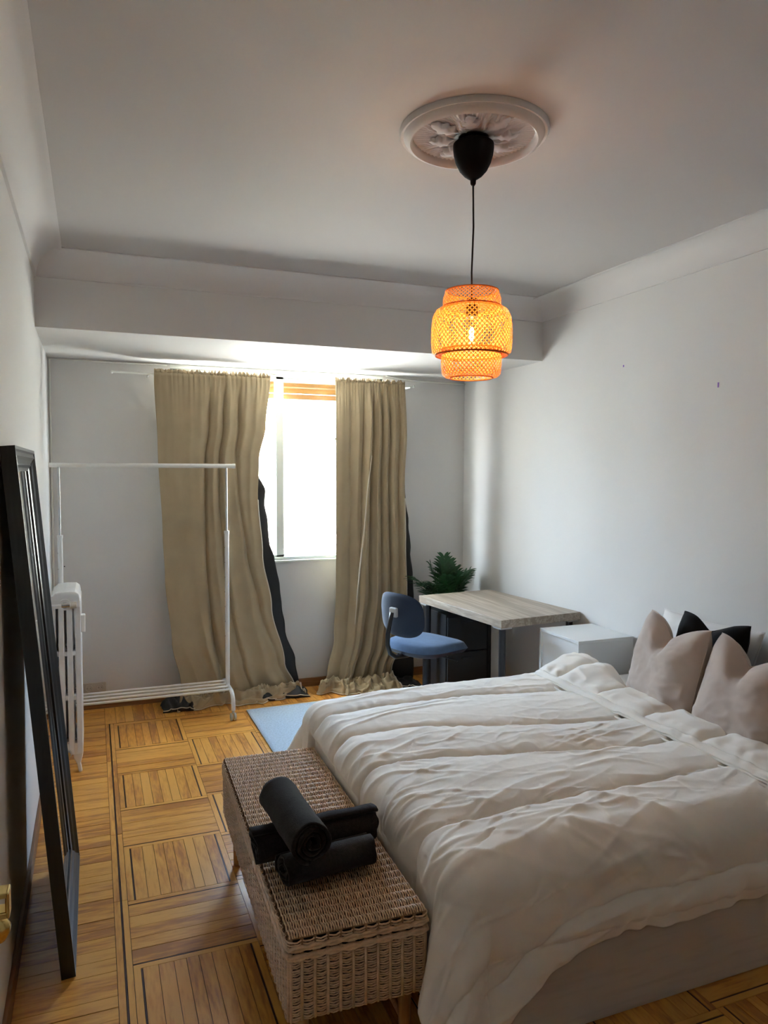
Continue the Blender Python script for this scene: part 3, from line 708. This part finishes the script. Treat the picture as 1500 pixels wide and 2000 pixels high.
for az, re, tp, nl, ll, mm, dr_ in ((1.4, .06, .97, 22, .13, 'leaf', .0), (2.5, .12, .93, 20, .12, 'leaf', .1), (.3, .10, .90, 20, .12, 'leaf', .1), (-.1, .19, .90, 20, .10, 'leaf', .2), (.25, .20, .90, 20, .10, 'leaf', .3), (-.5, .18, .90, 18, .09, 'leaf', .3),
        (3.2, .26, .88, 22, .13, 'leaf', .3), (3.5, .24, .86, 20, .12, 'leaf', .4), (3.8, .25, .90, 20, .12, 'leaf', .5), (4.3, .14, .90, 18, .11, 'leaf', .3), (-1.2, .12, .92, 18, .11, 'leaf', .3), (.8, .10, .95, 18, .11, 'leaf', .1), (-2.1, .30, .86, 16, .085, 'leaf2', .8), (-.9, .18, .89, 16, .10, 'leaf', .3), (2.2, .05, .93, 18, .11, 'leaf', .1)):
    frond(arc(az, re, tp, droop=dr_), nl, ll, M[mm], .35)

# ---------------------------------------------------------------- power outlet
ou = thing('power_outlet', 'beige double wall socket low on the back wall', 'socket', (-.01, YB, .148))
MB().box(-.088, .060, YB-.010, YB, .112, .184).build('plate', M['socket'], ou, bevel=.004)
for xx in (-.050, .022):
    so = MB().lathe([(.0, -.011), (.019, -.011), (.021, -.0135), (.0235, -.0135), (.0245, -.009)], 24, (xx, YB, .148), 'Y').build('socket', M['socket'], ou, autos=30)
    for q in (-.0095, .0095): MB().lathe([(.0, -.0120), (.0024, -.0120), (.0024, -.009), (.0, -.009)], 8, (xx+q, YB, .148), 'Y').build('pin_hole', M['dark'], so)
for k, (yy, zz, a) in enumerate(((3.436, 2.237, .006), (2.747, 2.058, .012))):
    tag(MB().box(XR-.0015, XR, yy-.004, yy+.004, zz-a, zz+a).build('paint_mark', M['purple']), ('tiny purple dot of paint on the right wall', 'short purple paint streak on the right wall')[k], 'paint mark', 'purple paint marks')
tag(MB().lathe([(.0, -.006), (.004, -.006), (.004, 0), (.0, 0)], 8, (-.188, YB, .99), 'Y').build('wall_plug', M['dark']), 'tiny dark screw hole in the back wall above the radiator', 'screw hole')

# ---------------------------------------------------------------- ceiling rose and pendant lamp
LX, LY = 1.188, 2.224
ro = thing('ceiling_rose', 'round white plaster ceiling rose with fluted and leafy relief', 'ceiling rose', (LX, LY, ZC))
MB().lathe([(.245, .0), (.245, -.010), (.240, -.018), (.232, -.016), (.229, -.022), (.222, -.034), (.210, -.038), (.203, -.032), (.200, -.020), (.200, .0)], 72, (LX, LY, ZC)).build('moulded_rim', M['plaster'], ro, autos=50)
b = MB()
def rose(u, v):
    a = 2*pi*u; r = lerp(.05, .203, v)
    z = -.010 - .008*sstep(.6, 0, v) - .0035*(.5+.5*cos(a*72))*sstep(.35, .6, v)
    k = cos(a*4)**2
    z -= .012*sstep(.45, .9, k)*sstep(.0, .25, v)*sstep(.85, .6, v)*(.6+.4*cos(a*24+v*9)) + .004*max(0, fbm(cos(a)*r*60, sin(a)*r*60, 2))*sstep(.9, .5, v)
    return (LX+r*cos(a), LY+r*sin(a), ZC+z)
b.grid(rose, 576, 26, wrap=True); b.build('fluted_disc', M['plaster'], ro, smooth=True)
for k in range(8):
    a0 = k*pi/4+.2; b = MB()
    def leafp(u, v, a0=a0, k=k):
        r = lerp(.065, .175 if k % 2 == 0 else .15, v); wv = .026*sin(pi*v)**.7*(1+.35*cos(v*22)); t = (u-.5)*2
        x = r; y_ = t*wv; z = -.016-.013*sin(pi*v)*(1-t*t)**.5 if abs(t) < 1 else -.012
        return (LX+x*cos(a0)-y_*sin(a0), LY+x*sin(a0)+y_*cos(a0), ZC+z-.004)
    b.grid(leafp, 8, 16); b.build('acanthus_leaf', M['plaster'], ro, smooth=True)
pn = thing('pendant_lamp', 'orange glowing woven bamboo pendant lamp on a black cord', 'lamp', (LX, LY, ZC))
MB().lathe([(.0, -.004), (.010, -.004), (.010, -.034), (.061, -.036), (.067, -.041), (.0675, -.055), (.065, -.075), (.058, -.100), (.046, -.124), (.030, -.142), (.017, -.151), (.010, -.155), (.009, -.168), (.005, -.174), (.0, -.174)], 32, (LX, LY, ZC)).build('ceiling_cup', M['cup'], pn, smooth=True)
MB().tube([(LX, LY, ZC-.170), (LX+.003, LY, 2.45), (LX-.002, LY, 2.3), (LX, LY, 2.21)], .0032, 8).build('cord', M['blackplastic'], pn, smooth=True)
MB().lathe([(.0, 2.215), (.017, 2.215), (.021, 2.20), (.021, 2.155), (.015, 2.15), (.0, 2.15)], 18, (LX, LY, 0)).build('lamp_holder', M['blackplastic'], pn, autos=40)
def tier(prof, nst, turn, wst, name, so):
    """woven tier: two families of bamboo strips winding round a surface of revolution"""
    tot = [0]
    for (r0, z0), (r1, z1) in zip(prof, prof[1:]): tot.append(tot[-1]+math.hypot(r1-r0, z1-z0))
    def pr(t):
        s_ = t*tot[-1]
        for i in range(len(prof)-1):
            if s_ <= tot[i+1]+1e-9:
                f_ = (s_-tot[i])/(tot[i+1]-tot[i]); return lerp(prof[i][0], prof[i+1][0], f_), lerp(prof[i][1], prof[i+1][1], f_)
        return prof[-1]
    b = MB(); NS = 14
    for fam in (-1, 1):
        for k in range(nst):
            vs_ = []
            for j in range(NS+1):
                t = j/NS; r, z = pr(t); a = 2*pi*k/nst + fam*turn*t
                da = wst/r
                rr = r + fam*.0007
                vs_ += [(LX+rr*cos(a-da), LY+rr*sin(a-da), z), (LX+rr*cos(a+da), LY+rr*sin(a+da), z)]
            b.add(vs_, [(j*2, j*2+1, j*2+3, j*2+2) for j in range(NS)])
    o = b.build(name, M['bamboo'], so); o['kind'] = 'stuff'
    b = MB()
    for r, z in (prof[0], prof[-1]):
        MB().tube([(LX+r*cos(2*pi*k/40), LY+r*sin(2*pi*k/40), z) for k in range(40)], .0028, 6, closed=True).build('bamboo_hoop', M['bamboo'], so, smooth=True)
    return o
tier([(.088, 2.238), (.096, 2.215), (.097, 2.18)], 44, .75, .0023, 'woven_shade', pn)
tier([(.097, 2.186), (.118, 2.176), (.130, 2.155), (.1345, 2.12), (.135, 2.07), (.132, 2.036), (.121, 2.027)], 52, 1.25, .0025, 'woven_shade', pn)
tier([(.100, 2.045), (.101, 2.0), (.098, 1.965), (.090, 1.955), (.072, 1.952)], 44, 1.0, .0023, 'woven_shade', pn)
tier([(.121, 2.028), (.100, 2.030)], 52, .12, .0045, 'woven_ledge', pn)
bu = MB().lathe([(.0, 2.152), (.013, 2.152), (.014, 2.135), (.022, 2.115), (.028, 2.09), (.028, 2.075), (.022, 2.058), (.010, 2.048), (.0, 2.047)], 20, (LX, LY, 0)).build('bulb', M['glass'], pn, smooth=True)
MB().tube([(LX, LY, 2.120), (LX, LY, 2.112), (LX, LY, 2.085), (LX, LY, 2.078)], [.004, .0075, .0075, .004], 10).build('filament', emis('filament_glow', (1, .57, .25), 250), bu, smooth=True)['label'] = 'glowing warm filament'

# ---------------------------------------------------------------- wicker bench
BA = math.atan2(.040, 1.26)      # slight turn
BO = Vector((.450, 1.803, 0))    # near-left corner
bx_, by_ = Vector((cos(BA), sin(-BA)*0+sin(BA)*-1, 0)), Vector((sin(BA), cos(BA), 0))
BWx, BL, BZ0, BZ1 = .385, 1.265, .205, .435
def bp_(a, c, z, n=(0, 0, 0)): return BO + bx_*a + by_*c + Vector((0, 0, z))
bn = thing('wicker_bench', 'rattan wicker storage bench at the foot of the bed', 'bench', tuple(BO+bx_*.19+by_*.63))
def weave(b, org, du, dv, dn, Lu, Lv, sp=.036, pitch=.0066, r=.0027, dip=1.45):
    """weavers along du dipping behind every stake; rows stacked along dv"""
    ns = max(2, round(Lu/sp)); nr = int(Lv/pitch)
    for j in range(nr):
        v_ = (j+.5)*Lv/nr; pts = []; sl = random.uniform(-.06, .06)
        for i in range(ns*5+1):
            t = i/(ns*5); u_ = t*Lu
            q = abs(sin(pi*(t*ns+sl*.4)))**.7
            pts.append(org + du*u_ + dv*(v_+.0007*sin(i*2.1+j*1.7)) + dn*(.0015+.0062*q*dip*(1+.12*sin(j*2.3))))
        b.tube(pts, r, 4, caps=False, upv=dn)
def stakes(b, org, du, dv, dn, Lu, Lv, sp=.036, r=.0048, off=.002):
    ns = max(2, round(Lu/sp))
    for i in range(ns+1):
        u_ = clamp((i+.0)*Lu/ns, .006, Lu-.006); b.tube([org+du*u_+dn*off, org+du*u_+dv*Lv+dn*off], r, 6)
Zv = Vector((0, 0, 1))
zl = .392                       # lid seam
lid = MB(); lst = MB()
weave(lid, bp_(0, 0, BZ1-.008), by_, bx_, Zv, BL, BWx)
stakes(lst, bp_(0, 0, BZ1-.010), by_, bx_, Zv, BL, BWx)
for org, du, L_, dn in ((bp_(0, 0, zl), bx_, BWx, -by_), (bp_(0, BL, zl), bx_, BWx, by_), (bp_(0, 0, zl), by_, BL, -bx_), (bp_(BWx, 0, zl), by_, BL, bx_)):
    weave(lid, org+dn*-.004, du, Zv, dn, L_, BZ1-.010-zl); stakes(lst, org+dn*-.004, du, Zv, dn, L_, BZ1-.006-zl)
li = lid.build('woven_lid', M['rattan'], bn, smooth=True); li['kind'] = 'stuff'
o = lst.build('lid_stakes', M['stake'], li, smooth=True); o['kind'] = 'stuff'
bod = MB(); bst = MB()
for org, du, L_, dn in ((bp_(0, 0, BZ0), bx_, BWx, -by_), (bp_(0, BL, BZ0), bx_, BWx, by_), (bp_(0, 0, BZ0), by_, BL, -bx_), (bp_(BWx, 0, BZ0), by_, BL, bx_)):
    weave(bod, org+dn*-.006, du, Zv, dn, L_, zl-.004-BZ0); stakes(bst, org+dn*-.006, du, Zv, dn, L_, zl-.004-BZ0, r=.0046, off=.006)
bo = bod.build('woven_body', M['rattan'], bn, smooth=True); bo['kind'] = 'stuff'
o = bst.build('body_stakes', M['rattan'], bo, smooth=True); o['kind'] = 'stuff'
def loop(z, out, r, tw, name, par):
    b = MB()
    for s_ in (0, 1):
        pts = []
        per = [(0, 0), (BWx, 0), (BWx, BL), (0, BL)]
        for k in range(4):
            a, q = per[k], per[(k+1) % 4]; nseg = 24 if k % 2 == 0 else 72
            for i in range(nseg):
                t = i/nseg; x_, y_ = lerp(a[0], q[0], t), lerp(a[1], q[1], t)
                off = [(0, -1), (1, 0), (0, 1), (-1, 0)][k]
                w_ = sin(t*nseg*pi/3+pi*s_)*r*tw
                pts.append(bp_(x_+off[0]*(out+abs(w_)*.2), y_+off[1]*(out+abs(w_)*.2), z+w_))
        b.tube(pts, r, 6, closed=True)
    return b.build(name, M['rattan'], par, smooth=True)
loop(zl+.010, .004, .0055, .9, 'braided_rim', li); loop(zl-.014, .003, .0065, .7, 'braided_rim', bo)
b = MB(); b.box(0, 1, 0, 1, 0, 1)
b.v = [tuple(bp_(.008+p[0]*(BWx-.016), .008+p[1]*(BL-.016), lerp(BZ0+.004, BZ1-.013, p[2]))) for p in b.v]
b.build('inner_shade_box', M['soil'], bn)  # near-black core gives the weave gaps their shade by colour
for a, c in ((.045, .045), (BWx-.045, .045), (.045, BL-.06), (BWx-.045, BL-.06)):
    MB().tube([bp_(a, c, 0), bp_(a, c, BZ0+.02)], [.016, .020], 12).build('leg', M['legwood'], bn, autos=40)
b = MB(); b.tube([bp_(.045, .045, .09), bp_(.045, BL-.06, .09)], .009, 8); b.tube([bp_(BWx-.045, .045, .09), bp_(BWx-.045, BL-.06, .09)], .009, 8)
b.build('stretcher', M['legwood'], bn, smooth=True)

# ---------------------------------------------------------------- rolled towels on the bench
def towel(name, label, p0, p1, rad, turns, seed, flat=.85, rib=0., lay=.012):
    p0, p1 = Vector(p0), Vector(p1); d = (p1-p0); L_ = d.length; d.normalize()
    u = (Zv - d*Zv.dot(d)).normalized(); s_ = d.cross(u)
    b = MB(); NA = int(26*turns); NL = 26
    def pt(k, inner, l):
        a = 2*pi*turns*k/NA; r = rad*(1-.78*k/NA) - (lay*.82 if inner else 0)
        r = max(r, .004)
        t = l/NL
        wob = 1+.05*fbm(cos(a)*1.2+seed, sin(a)*1.2, t*4+seed)
        if not inner and k < 26 and rib: wob += rib*sin(a*30)*.5
        end = (.012*fbm(seed+k*.12, 2.2, 0 if l < NL/2 else 9) + .005*cos(k*.24))*(abs(t-.5)*2)**6
        c = cos(a+seed); v = sin(a+seed)
        return p0 + d*(L_*t + (end if t > .5 else -end)) + s_*(c*r*wob*(2-flat)*.95) + u*(v*r*wob*flat)
    W = NA+1
    vs_ = []; fs = []
    for l in range(NL+1):
        vs_ += [pt(k, 0, l) for k in range(W)] + [pt(k, 1, l) for k in range(W)]
    st = 2*W
    for l in range(NL):
        for k in range(NA):
            a, q = l*st+k, (l+1)*st+k
            fs += [(a, a+1, q+1, q), (a+W, q+W, q+W+1, a+W+1)]
        fs += [(l*st, (l+1)*st, (l+1)*st+W, l*st+W), (l*st+NA, l*st+W+NA, (l+1)*st+W+NA, (l+1)*st+NA)]
    for l in (0, NL):
        for k in range(NA): fs.append((l*st+k, l*st+W+k, l*st+W+k+1, l*st+k+1))
    b.add(vs_, fs); return tag(b.build(name, M['towel'], smooth=True), label, 'towel', 'rolled charcoal towels')
towel('rolled_towel', 'ribbed charcoal towel roll against the duvet, under the crossing roll', (.435, 2.165, .503), (.822, 2.185, .503), .064, 3.6, 1.1, .92, rib=.05)
towel('rolled_towel', 'smaller charcoal towel roll lying lengthwise under the crossing roll', (.490, 2.025, .494), (.772, 2.052, .494), .055, 3.2, 2.7, .88)
towel('rolled_towel', 'charcoal towel roll lying on top across the two others', (.525, 2.235, .628), (.550, 1.925, .606), .064, 3.4, 4.9, .95)

# ---------------------------------------------------------------- bed
BX0, BX1, BY0, BY1 = .925, 2.792, 1.735, 3.228
bd = thing('bed', 'double storage bed with whitewashed oak base against the right wall', 'bed', ((BX0+BX1)/2, (BY0+BY1)/2, 0))
MB().box(BX0, BX1, BY0, BY0+.02, .004, .335).build('side_panel', M['bedwood'], bd, bevel=.002)
MB().box(BX0, BX1, BY1-.02, BY1, .004, .335).build('side_panel', M['bedwood'], bd, bevel=.002)
MB().box(BX0, BX0+.02, BY0+.02, BY1-.02, .004, .335).build('foot_panel', M['bedwood'], bd, bevel=.002)
MB().box(BX0+.02, BX1, BY0+.02, BY1-.02, .25, .33).build('slat_deck', M['bedwood'], bd)
MB().box(BX0+.012, BX1, BY0+.012, BY1-.012, .336, .548).build('mattress', M['sheet'], bd, bevel=.035)

ZT = .574
seams = [lambda x: 3.035-.09*sstep(1.5, 2.1, x), lambda x: 2.76-.25*sstep(.9, 2.1, x), lambda x: 2.44-.21*sstep(.9, 2.0, x), lambda x: 1.955]
FOLDX = 2.085
dv = thing('duvet', 'cream quilted duvet spread over the bed, folded back at the pillows', 'duvet', (1.5, 2.5, .56))
def rdg(x, y, z, k=3.0): return max(0., 1-k*abs(nz(x, y, z)))**1.6
def height(x, y):
    """puff, stitched seams and creases of the duvet at cloth position x, y"""
    h = 0.
    ys_ = [3.34] + [s_(x) for s_ in seams] + [1.50]
    for a, q in zip(ys_, ys_[1:]):
        if q <= y <= a:
            d = min(a-y, y-q); m_ = (a-y)/(a-q)
            h += .016*(1-exp(-d/.012)) + .011*sin(pi*m_)**.8
            h += .0042*sin(x*88+7*nz(x*5, a*7))*exp(-d/.035)*(.25+max(0, nz(x*5, a*5, 3))*2.4)
    w1 = .25+.75*sstep(-.2, .3, nz(x*1.3, y*1.7, 11)); w2 = .2+.8*sstep(-.2, .3, nz(x*1.6+4, y*1.9, 15))
    h += w1*(.0062*rdg(x*1.1+.3*y, y*6.5-1.5*x, 4.1, 6.) + .0045*rdg(x*2.0+.4*y, y*9-2.6*x, 6.1, 6.))
    h += w2*(.0050*rdg(x*1.6-.7*y, y*6.0+2.0*x, 9.2, 6.5) + .0032*rdg(x*3.4-y, y*9+3.5*x, 2.2, 5.5))
    h += .0040*rdg(x*5.5+2*y, y*10-4*x, 2.5, 5.)*w2 + .0016*fbm(x*11, y*17-4*x, 3.3) + .0040*fbm(x*1.8, y*3.2, 1.7)
    return h
OVF, OVB = .42, .30
def duvet_pt(x, y, hd=9.):
    """x, y: flat cloth position (may lie beyond the mattress edge); hd: distance to the near hem"""
    fx0, ny0, by1 = BX0+.050, BY0+.060, BY1-.05
    a = max(0, fx0-x); n_ = max(0, ny0-y); k = max(0, y-by1)
    hh = height(min(x, FOLDX), y if y < by1+.05 else by1+.05)
    cx_, cy_ = max(x, fx0), min(max(y, ny0), by1)
    sag = -.014*sstep(.25, .0, cx_-fx0) - .012*sstep(.2, 0, cy_-ny0)
    if hd < .5:                                       # quilted hem: seam .125 above the edge with gathers both sides
        gx = x*52+5*nz(x*4, 2, 1)
        if hd < .125: hh += .012*sin(pi*clamp(hd/.125))+.008*sin(gx)*(.3+.7*(1-hd/.125))*(.5+nz(x*5, 3, 2))
        else: hh += .006*sin(x*46+4*nz(x*4, 7, 1))*exp(-(hd-.125)/.05)*(.4+abs(nz(x*4, 5, 9))*1.5)
        hh -= .009*exp(-((hd-.125)/.008)**2)
        hh += .010*rdg(x*3.4+hd*2.5, hd*2.2+.5*x, 6.4, 2.2)*sstep(.12, .22, hd)
    z = ZT + sag
    if a == 0 and n_ == 0 and k == 0: return Vector((x, y, z+hh))
    out = Vector((-a, -n_+k, 0)); r = out.length; od = out/r
    rc = .085
    ang = min(r/rc, pi/2)
    if r < rc*pi/2: dx, dz = rc*sin(ang), rc*(1-cos(ang))
    else: dx, dz = rc, rc + (r-rc*pi/2)
    corner = abs(od.x*od.y)*2
    hang = max(0, r-rc*pi/2)
    s_ = (x if n_ > k else y); tang = atan2(od.y, od.x)
    wav = .014*fbm(s_*3.6, hang*2, 6.6) + .020*sin(tang*9+1.)*corner
    flare = hang*(.05+(.34 if n_ > 0 else .55)*corner) + wav*sstep(.04, .25, hang)
    if n_ == 0 and k == 0: flare *= .22
    p = Vector((cx_, cy_, z)) + od*(dx+flare+hh*sin(ang)); p.z += -dz*(1-.10*corner) + hh*cos(ang)
    if p.z < .02: p.z = .02+.3*(p.z-.02)
    if BO.y-.025 < p.y < BO.y+BL+.012:                               # the foot side rests against the bench
        e = (BO+bx_*(BWx+.017)+by_*(p.y-BO.y)).x
        p.x = max(p.x, e if p.z < BZ1+.02 else e-.022*sstep(BZ1+.02, BZ1+.06, p.z))
    return p
def hem(x): return .335+.012*nz(x*5, 1, 2) + .17*sstep(1.32, .95, x)
def dsurf(u, v):
    x = lerp(BX0-OVF+.10, FOLDX+.03, u); y0 = BY0+.06-hem(x)
    y = lerp(y0, BY1-.05+OVB, v)
    return duvet_pt(x, y, y-y0)
b = MB(); b.grid(dsurf, 320, 400)
b.build('quilt_top', M['duvet'], dv, smooth=True, solid=.006)
# folded-back head end, two edges with a slot between them
def turn(u, v):
    y = lerp(BY0-.05, BY1+.03, v); s_ = u
    xf = FOLDX+.008*nz(y*3, 3)
    x = lerp(xf, 2.37, s_)
    q = abs(sin(y*10.2+.55))
    puff = .024*(1-exp(-q/.22))*sstep(.02, .22, s_) + .008*fbm(x*4, y*7, 8) + .0045*sin(y*75+5*nz(y*4, x*8))*exp(-abs(s_-.16)/.10)*(.4+abs(nz(y*5, 2, 2)))
    puff -= .007*exp(-((s_-.10)/.018)**2)
    puff += .010*rdg(y*5+x*3, x*9-2*y, 3.3, 2.4)*sstep(.15, .4, s_)
    z = ZT+.030+.016*sstep(0, .03, s_)+puff + .040*sstep(2.6, 3.1, y)*sstep(.15, .7, s_)
    z -= .075*sstep(.62, 1., s_)*sstep(2.95, 2.8, y)
    d0, d1 = max(0, BY0+.04-y), max(0, y-(BY1-.05))
    z -= (d0*1.6+d0*d0*9) + (d1*.7+d1*d1*11)
    return Vector((x, y, z))
b = MB(); b.grid(turn, 90, 300); b.build('turned_back_edge', M['duvet'], dv, smooth=True, solid=.012)
for off, dz_, r_ in ((.002, -.004, .0065), (-.014, -.016, .0055)):
    b = MB(); b.tube([turn(.0, k/140)+Vector((off-.010*sin(pi*k/140)*(off < 0), 0, dz_)) for k in range(141)], r_, 8); b.build('edge_piping', M['duvet'], dv, smooth=True)

# ---------------------------------------------------------------- pillows and cushions
def pillow(name, label, cat, c, wdt, hgt, thk, yaw, lean, m, dent=0., seed=1., roll=0., group=None, pull=.07, wr=.012, dc=-.08):
    """soft cushion standing on its lower edge; local x across, z up, y depth (front = -y)"""
    NU, NV = 60, 60
    def loc(u, v, sg):
        a, q = u*2-1, v*2-1
        t = (max(0, 1-abs(a)**3.0)*max(0, 1-abs(q)**3.0))**.5
        rc_ = .045*max(0, abs(a)+abs(q)-1.55)/.45      # rounded corners
        x = a*wdt/2*(1-pull*(1-q*q)*a*a)*(1-rc_*1.6); z = q*hgt/2*(1-pull*(1-a*a)*q*q)*(1-rc_*1.6)
        up_ = sstep(-.35, 1.0, q)
        g = exp(-(abs(a-dc)/(.42 if a < dc else .70))**1.5)
        z -= dent*g*up_
        x += dent*.30*(1 if a > dc else -1)*(1-exp(-abs(a-dc)*4))*exp(-abs(a-dc)*1.2)*up_*-.5
        y = sg*thk/2*t*(1+.22*nz(a*1.4+seed, q*1.4, seed)) + wr*.7*fbm(a*1.9+seed*3, q*1.9, sg*2+seed)*t
        if dent:
            y += -sg*(.42*dent*exp(-((a-dc-.1*(1-q))/.22)**2)+.20*dent*exp(-((a-dc-.25*(1-q))/.06)**2))*sstep(.10, .95, q)*t**.5
            y += sg*.012*max(0, 1-3*abs(nz(a*1.2+2*q+seed, q*3-1.5*a, seed)))**1.5*sstep(.0, -.7, q)*t
        return Vector((x, y, z))
    b = MB(); b.grid(lambda u, v: loc(u, v, -1), NU, NV); b.grid(lambda u, v: loc(u, v, 1), NU, NV, flip=True)
    Mx = Matrix.Translation(Vector(c)) @ Matrix.Rotation(yaw, 4, 'Z') @ Matrix.Rotation(lean, 4, 'X') @ Matrix.Rotation(roll, 4, 'Y')
    b.xf(Mx)
    t_ = thing(name, label, cat, (c[0], c[1], c[2]-hgt/2), group)
    b.build('cover', m, t_, smooth=True)
    sm = MB()
    per = [(k/30, 0) for k in range(30)] + [(1, k/30) for k in range(30)] + [(1-k/30, 1) for k in range(30)] + [(0, 1-k/30) for k in range(30)]
    sm.tube([Mx @ loc(u, v, 0) for u, v in per], .0026, 5, closed=True); sm.build('seam', m, t_, smooth=True)
    return t_
HY = -pi/2
pillow('sleeping_pillow', 'white pillow propped on the wall behind the black cushion beside the cube cabinet', 'pillow', (2.69, 2.68, .755), .66, .40, .12, HY, R(-14), M['sheet'], 0, 2.2, group='white pillows', wr=.03, pull=.15)
pillow('sleeping_pillow', 'white pillow propped on the wall behind the cushion at the bed edge', 'pillow', (2.69, 2.0, .75), .66, .40, .12, HY, R(-14), M['sheet'], 0, 3.2, group='white pillows', wr=.03, pull=.15)
pillow('black_cushion', 'black velvet cushion behind the taupe cushion beside the cube cabinet', 'cushion', (2.55, 2.515, .80), .38, .42, .13, HY+R(6), R(-17), M['blackcush'], .07, 4.0, group='black cushions')
pillow('black_cushion', 'black velvet cushion behind the taupe cushion at the bed edge', 'cushion', (2.55, 2.02, .80), .38, .42, .13, HY+R(2), R(-17), M['blackcush'], .06, 5.0, group='black cushions')
pillow('taupe_cushion', 'taupe velvet cushion with a dented top, nearer the cube cabinet', 'cushion', (2.385, 2.575, .785), .47, .45, .16, HY-R(8), R(-16), M['taupe'], .10, 6.0, group='taupe cushions')
pillow('taupe_cushion', 'taupe velvet cushion with a dented top, nearer the wooden bed side', 'cushion', (2.355, 2.125, .772), .47, .45, .16, HY-R(6), R(-19), M['taupe'], .10, 7.4, group='taupe cushions')
